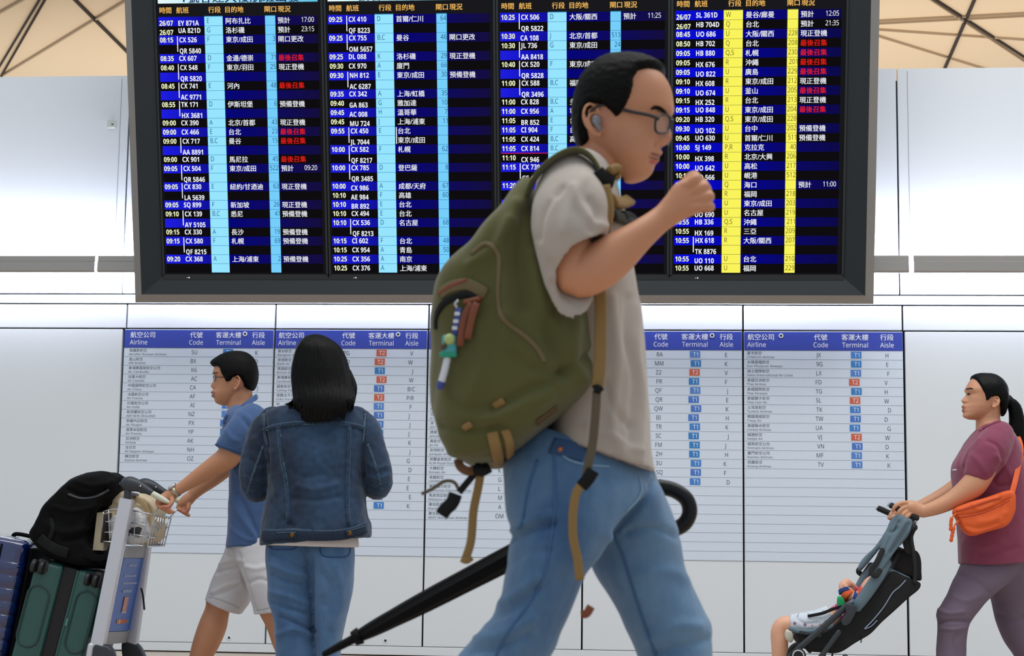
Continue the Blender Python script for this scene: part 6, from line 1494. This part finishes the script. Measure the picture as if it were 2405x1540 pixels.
cnf = folds(fuse([cn_, cn2, cn3], .005, 2), [([(2110, 1225), (2090, 1260), (2066, 1310), (2052, 1342)], 4, -.009), ([(2126, 1225), (2104, 1260), (2080, 1300)], 4, .008), ([(2136, 1230), (2116, 1262), (2090, 1296)], 4, -.008), ([(2088, 1248), (2100, 1246), (2106, 1240)], 4, -.012)], noise=(16, .004))
mk('canopy', cnf, SGR, st_)
for pts in ([(2072, 1292, -.235), (2060, 1318, -.24), (2046, 1340, -.24), (2056, 1352, -.24), (2066, 1340, -.235)], [(2046, 1300, .21), (2030, 1322, .21), (2016, 1340, .21), (2022, 1348, .21)]): mk('canopy_arm', bar(YS, pts, .0115, .006, exp=3), GRP, st_)
seat = pillow(YS, [(2083, 1336), (2108, 1346), (2136, 1358), (2149, 1364), (2146, 1378), (2124, 1396), (2100, 1418), (2064, 1452), (2031, 1484), (1990, 1508), (1954, 1528), (1915, 1526), (1884, 1520), (1866, 1498), (1858, 1478), (1890, 1484), (1925, 1480), (1958, 1456), (1990, 1424), (2024, 1408), (2052, 1372)], .40, 0, N=100, flat=.93, pw=5)
mk('seat_shell', folds(fuse([seat], .006, 2), [([(2060, 1400), (2040, 1440), (2000, 1490)], 10, -.006)], noise=(9, .005)), SBK, st_); sebv = bvh(seat)
mk('reflective_piping', surf(sebv, [(2127, 1362), (2112, 1378), (2096, 1392), (2076, 1424), (2050, 1456), (2030, 1476)], .0022, .003), PIP, st_); mk('reflective_piping', surf(sebv, [(2030, 1477), (2046, 1470), (2060, 1456)], .0018, .003), PIP, st_)
mk('back_panel', pillow(YS, [(2106, 1290), (2136, 1290), (2148, 1308), (2150, 1340), (2148, 1362), (2120, 1350), (2084, 1336), (2094, 1312)], .36, .0, flat=.9, pw=5), mat('stroller_mesh', (24, 22, 22), rough=.9), st_)
mk('panel_edging', bar(YS, [(2082, 1335, -.185), (2108, 1346, -.19), (2134, 1358, -.185)], .008, .004, exp=3), SGR, st_)
mk('side_pad', tube(YS, [(2084, 1322, -.20, 10, 8), (2066, 1348, -.215, 13, 8), (2040, 1386, -.215, 14, 8), (2020, 1414, -.215, 13, 8), (2014, 1426, -.21, 10, 7)], k=24), SGR, st_); mk('side_pad', tube(YS, [(2046, 1328, .19, 8), (2032, 1352, .19, 10), (2018, 1376, .19, 9)], k=20), SGR, st_)
mk('seat_edge', bar(YS, [(1857, 1476, -.195), (1880, 1482, -.20), (1920, 1480, -.20), (1950, 1458, -.20), (1982, 1426, -.20), (2004, 1412, -.20)], .010, .008), SGR, st_)
mk('seat_strap', bar(YS, [(1880, 1484, -.205), (1900, 1488, -.208), (1926, 1492, -.206)], .008, .004, exp=4), STB, st_)
for d, a, b in ((-.205, (2094, 1187), (2152, 1216)), (.17, (2065, 1194), (2106, 1212))):
    g_ = mk('hand_grip', bar(YS, [(*a, d), (*b, d)], .0135, k=20), GRP, st_)
    tx, ty = a[0]-(b[0]-a[0])*.11, a[1]-(b[1]-a[1])*.14; mk('grip_end', bar(YS, [(a[0]-1, a[1]-.5, d), (tx, ty, d)], .0085, k=14, rnd=False), mat('plastic_pale_grey', (186, 194, 200), rough=.4), g_)
    mk('grip_flange', bar(YS, [(tx, ty, d), (tx-1.5, ty-.8, d)], .0125, k=16, rnd=False), mat('plastic_pale_grey', (186, 194, 200)), g_)
for d in (-.205, .17): mk('back_tube', bar(YS, [(2140 if d < 0 else 2100, 1212, d), (2146, 1232, d), (2140, 1262, d), (2146, 1300, d), (2150, 1340, d), (2148, 1366, d)], .009), GRP, st_)
mk('clamp_knob', ball(P(2146, 1238, YS-.22), .017), GRP, st_); mk('strap_ring', bar(YS, [(2150, 1222, -.215), (2154, 1227, -.215), (2150, 1231, -.215), (2146, 1227, -.215), (2150, 1222, -.215)], .0016, k=6), STEEL, st_)
mk('webbing', bar(YS, [(2132, 1240, -.19), (2130, 1264, -.2), (2136, 1290, -.2)], .022, .004, exp=4), SBK, st_)
for d in (-.225, .2):
    mk('leg_tube', bar(YS, [(1992, 1420, d), (1925, 1480, d), (1862, 1536, d), (1790, 1622, d)], .0135, .010), STB, st_); mk('leg_tube', bar(YS, [(1985, 1542, d), (2024, 1584, d), (2062, 1625, d)], .0125, .010), STB, st_)
    mk('hinge_plate', pillow(YS, [(1984, 1418), (2006, 1420), (2012, 1430), (2002, 1452), (1992, 1466), (1980, 1468), (1976, 1458), (1986, 1440)], .03, d-.01, flat=.9), STB, st_)
    mk('brace', bar(YS, [(1970, 1484, d), (1948, 1514, d), (1924, 1548, d), (1900, 1590, d)], .0115, .009), STB, st_)
    for x in (1790, 2066):
        c = P(x, 1640, YS+d); wh = mk('wheel', fix(rings([np.stack([c[0]+r*np.cos(np.arange(28)*math.pi/14), np.full(28, YS+d+y), .07+r*np.sin(np.arange(28)*math.pi/14)], 1) for r, y in ((.03, -.016), (.064, -.016), (.07, -.009), (.07, .009), (.064, .016), (.03, .016))])), RUB, st_)
for d in (-.24,):
    c = P(1874, 1539, YS+d)
    mk('hub', fix(rings([np.stack([c[0]+r*np.cos(np.arange(28)*math.pi/14), np.full(28, c[1]+y), c[2]+r*np.sin(np.arange(28)*math.pi/14)], 1) for r, y in ((.030, .02), (.034, 0), (.034, -.01), (.026, -.014))])), RUB, st_)
    mk('hub_ring', sweep(np.array([[c[0]+.023*math.cos(a), c[1]-.016, c[2]+.023*math.sin(a)] for a in np.arange(25)*math.pi/12]), .003, k=8, cap=False), mat('plastic_pale_grey', (186, 194, 200)), st_)
mk('front_guard', bar(YS, [(1852, 1540, -.18), (1858, 1522, -.18), (1872, 1513, -.18), (1890, 1516, -.18), (1902, 1528, -.18)], .010), RUB, st_)
for x in (1953, 1936): mk('loose_strap', bar(YS, [(x, 1524, -.2), (x+2, 1536, -.2), (x-1, 1548, -.2)], .004, .002), SBK, st_)
mk('zip_tail', bar(YS, [(2022, 1492, -.2), (2023, 1500, -.2), (2022, 1508, -.2)], .0025), SBK, st_)
# child
SKIN5 = mat('skin_child', (226, 170, 140), rough=.5, sss=.12)
kid = person('person', 'small child in white shorts reclining in the stroller, one knee hanging out in front', (P(1900, 1600, YS)[0], YS, 0))
def kidhead():
    c = P(2094, 1330, YS); return ball(c, .076, 28, 18, (1.0, .9, 1.05))
kb = [kidhead(), tube(YS, [(2078, 1350, 0, 18), (2050, 1384, 0, 20, 40), (2018, 1414, 0, 22, 56), (1984, 1446, 0, 24, 54), (1952, 1462, 0, 24, 52)], k=24)]
for d in (-.09, .08):
    kb.append(tube(YS, [(1950, 1458, d, 27), (1905, 1466, d, 24), (1858, 1466, d, 20), (1838, 1468, d, 19), (1829, 1484, d, 18.5), (1831, 1510, d, 19.5), (1831, 1540, d, 18), (1826, 1580, d, 14), (1824, 1598, d, 13)], k=22))
    kb.append(tube(YS, [(1824, 1596, d, 13), (1814, 1602, d, 12), (1800, 1605, d, 9)], k=16))
kb += [tube(YS, [(2046, 1368, -.10, 15), (2030, 1392, -.13, 14), (2012, 1402, -.13, 13), (1996, 1396, -.12, 12), (1984, 1386, -.11, 11), (1982, 1376, -.10, 12, 10), (1990, 1370, -.09, 12, 9)], k=20), tube(YS, [(2042, 1370, .11, 14), (2020, 1396, .13, 13), (2000, 1392, .12, 11), (1990, 1382, .1, 10)], k=18)]
for i in range(4): kb.append(tube(YS, [(1990+i*3, 1369+i*1.5, -.095+i*.012, 5), (2000+i*2.5, 1370+i*2, -.092+i*.012, 4.8), (2006+i*2, 1377+i*2, -.088+i*.012, 4.4), (2004+i*2, 1384+i*1.5, -.086+i*.012, 3.8)], k=10))
kb.append(tube(YS, [(1984, 1374, -.12, 5), (1992, 1382, -.128, 4.6), (2000, 1386, -.126, 4)], k=10))
mk('body', fuse(kb, .0038, 2), SKIN5, kid)
hbk = fix((ball(P(2101, 1326, YS+.002), .082, 30, 18, (1.0, .92, 1.02)))); mk('hair', hbk, mat('hair_child_brown', (34, 22, 17), rough=.6, bump=(300, .5, .002)), kid)
def pattern(name, base, spots, sc, thr=.26):
    m = mat(name, base, rough=.9); nt = m.node_tree; N, L = nt.nodes, nt.links; tc = N.new('ShaderNodeTexCoord'); prev = None
    for i, c in enumerate(spots):
        v = N.new('ShaderNodeTexVoronoi'); v.inputs['Scale'].default_value = sc*(1+.37*i); mp = N.new('ShaderNodeMapping'); mp.inputs['Location'].default_value = (i*3.1, i*1.7, i*.9); L.new(tc.outputs['Object'], mp.inputs[0]); L.new(mp.outputs[0], v.inputs['Vector'])
        r = N.new('ShaderNodeMath'); r.operation = 'LESS_THAN'; r.inputs[1].default_value = thr; L.new(v.outputs['Distance'], r.inputs[0])
        mx = N.new('ShaderNodeMix'); mx.data_type = 'RGBA'; mx.inputs[7].default_value = (*lin(c), 1); L.new(r.outputs[0], mx.inputs[0])
        if prev: L.new(prev, mx.inputs[6])
        else: mx.inputs[6].default_value = (*lin(base), 1)
        prev = mx.outputs[2]
    L.new(prev, N['Principled BSDF'].inputs['Base Color']); return m
KS = pattern('child_shorts_print', (206, 212, 222), ((150, 110, 130), (214, 150, 130), (120, 130, 150)), 22, .17); KT = pattern('child_top_print', (196, 50, 110), ((40, 60, 120), (214, 90, 40), (30, 140, 90), (220, 226, 236)), 22)
sh_ = [tube(YS, [(1952, 1456, d, 34), (1915, 1464, d, 30), (1880, 1465, d, 26), (1856, 1467, d, 23)], k=24, rnd=False) for d in (-.09, .08)]
mk('shorts', folds(fuse(sh_, .0045, 2), [([(1870, 1452), (1890, 1464), (1920, 1462)], 4, -.004)], noise=(20, .004)), KS, kid)
mk('top', folds(fuse([tube(YS, [(2064, 1370, 0, 20, 36), (2038, 1396, 0, 26, 66), (2002, 1430, 0, 30, 68), (1962, 1456, 0, 28, 62)], k=28)], .005, 2), [], noise=(18, .005)), KT, kid)
def cuff(pts, c, nm): return mk('sleeve_band', tube(YS, pts, k=22, rnd=False), mat(nm, c, rough=.9), kid)
cuff([(1996, 1402, -.125, 16), (1986, 1392, -.115, 15.5)], (222, 92, 44), 'sleeve_orange'); cuff([(1986, 1391, -.115, 15.8), (1983, 1382, -.11, 14.5)], (36, 58, 118), 'sleeve_navy'); cuff([(2016, 1408, -.13, 17), (2002, 1404, -.128, 17)], (40, 66, 130), 'sleeve_dotted'); cuff([(2036, 1392, -.13, 18), (2020, 1406, -.13, 18)], (214, 84, 44), 'sleeve_red')
mk('sleeve_tail', pillow(YS, [(1968, 1400), (1980, 1404), (1984, 1420), (1974, 1430), (1966, 1422)], .04, -.15, flat=.6), mat('sleeve_green', (34, 158, 96), rough=.9), kid)
mk('harness_strap', bar(YS, [(1900, 1446, -.14), (1930, 1440, -.155), (1956, 1430, -.16), (1975, 1424, -.17)], .007, .003, exp=4), SBK, st_)
mk('foot_cover', pillow(YS, [(1846, 1478), (1858, 1482), (1862, 1500), (1856, 1508), (1846, 1502), (1842, 1490)], .10, -.12, flat=.7), mat('seat_liner_cream', (206, 200, 184), rough=.9), st_)
for d in (-.09, .08):
    c = P(1815, 1604, YS+d); R = [np.stack([np.full(18, c[0]+t), c[1]+w*np.cos(np.arange(18)*math.pi/9), c[2]+.012+h*np.sin(np.arange(18)*math.pi/9)], 1) for t, w, h in ((.05, .022, .026), (.03, .031, .034), (-.02, .032, .03), (-.06, .03, .022), (-.085, .014, .012))]; mk('shoe', fix(rings(R)), mat('shoe_black', (20, 20, 22), rough=.5), kid)
mk('sock', tube(YS, [(1826, 1562, -.09, 17), (1825, 1590, -.09, 15)], k=18, rnd=False), mat('sock_black', (22, 22, 24)), kid)
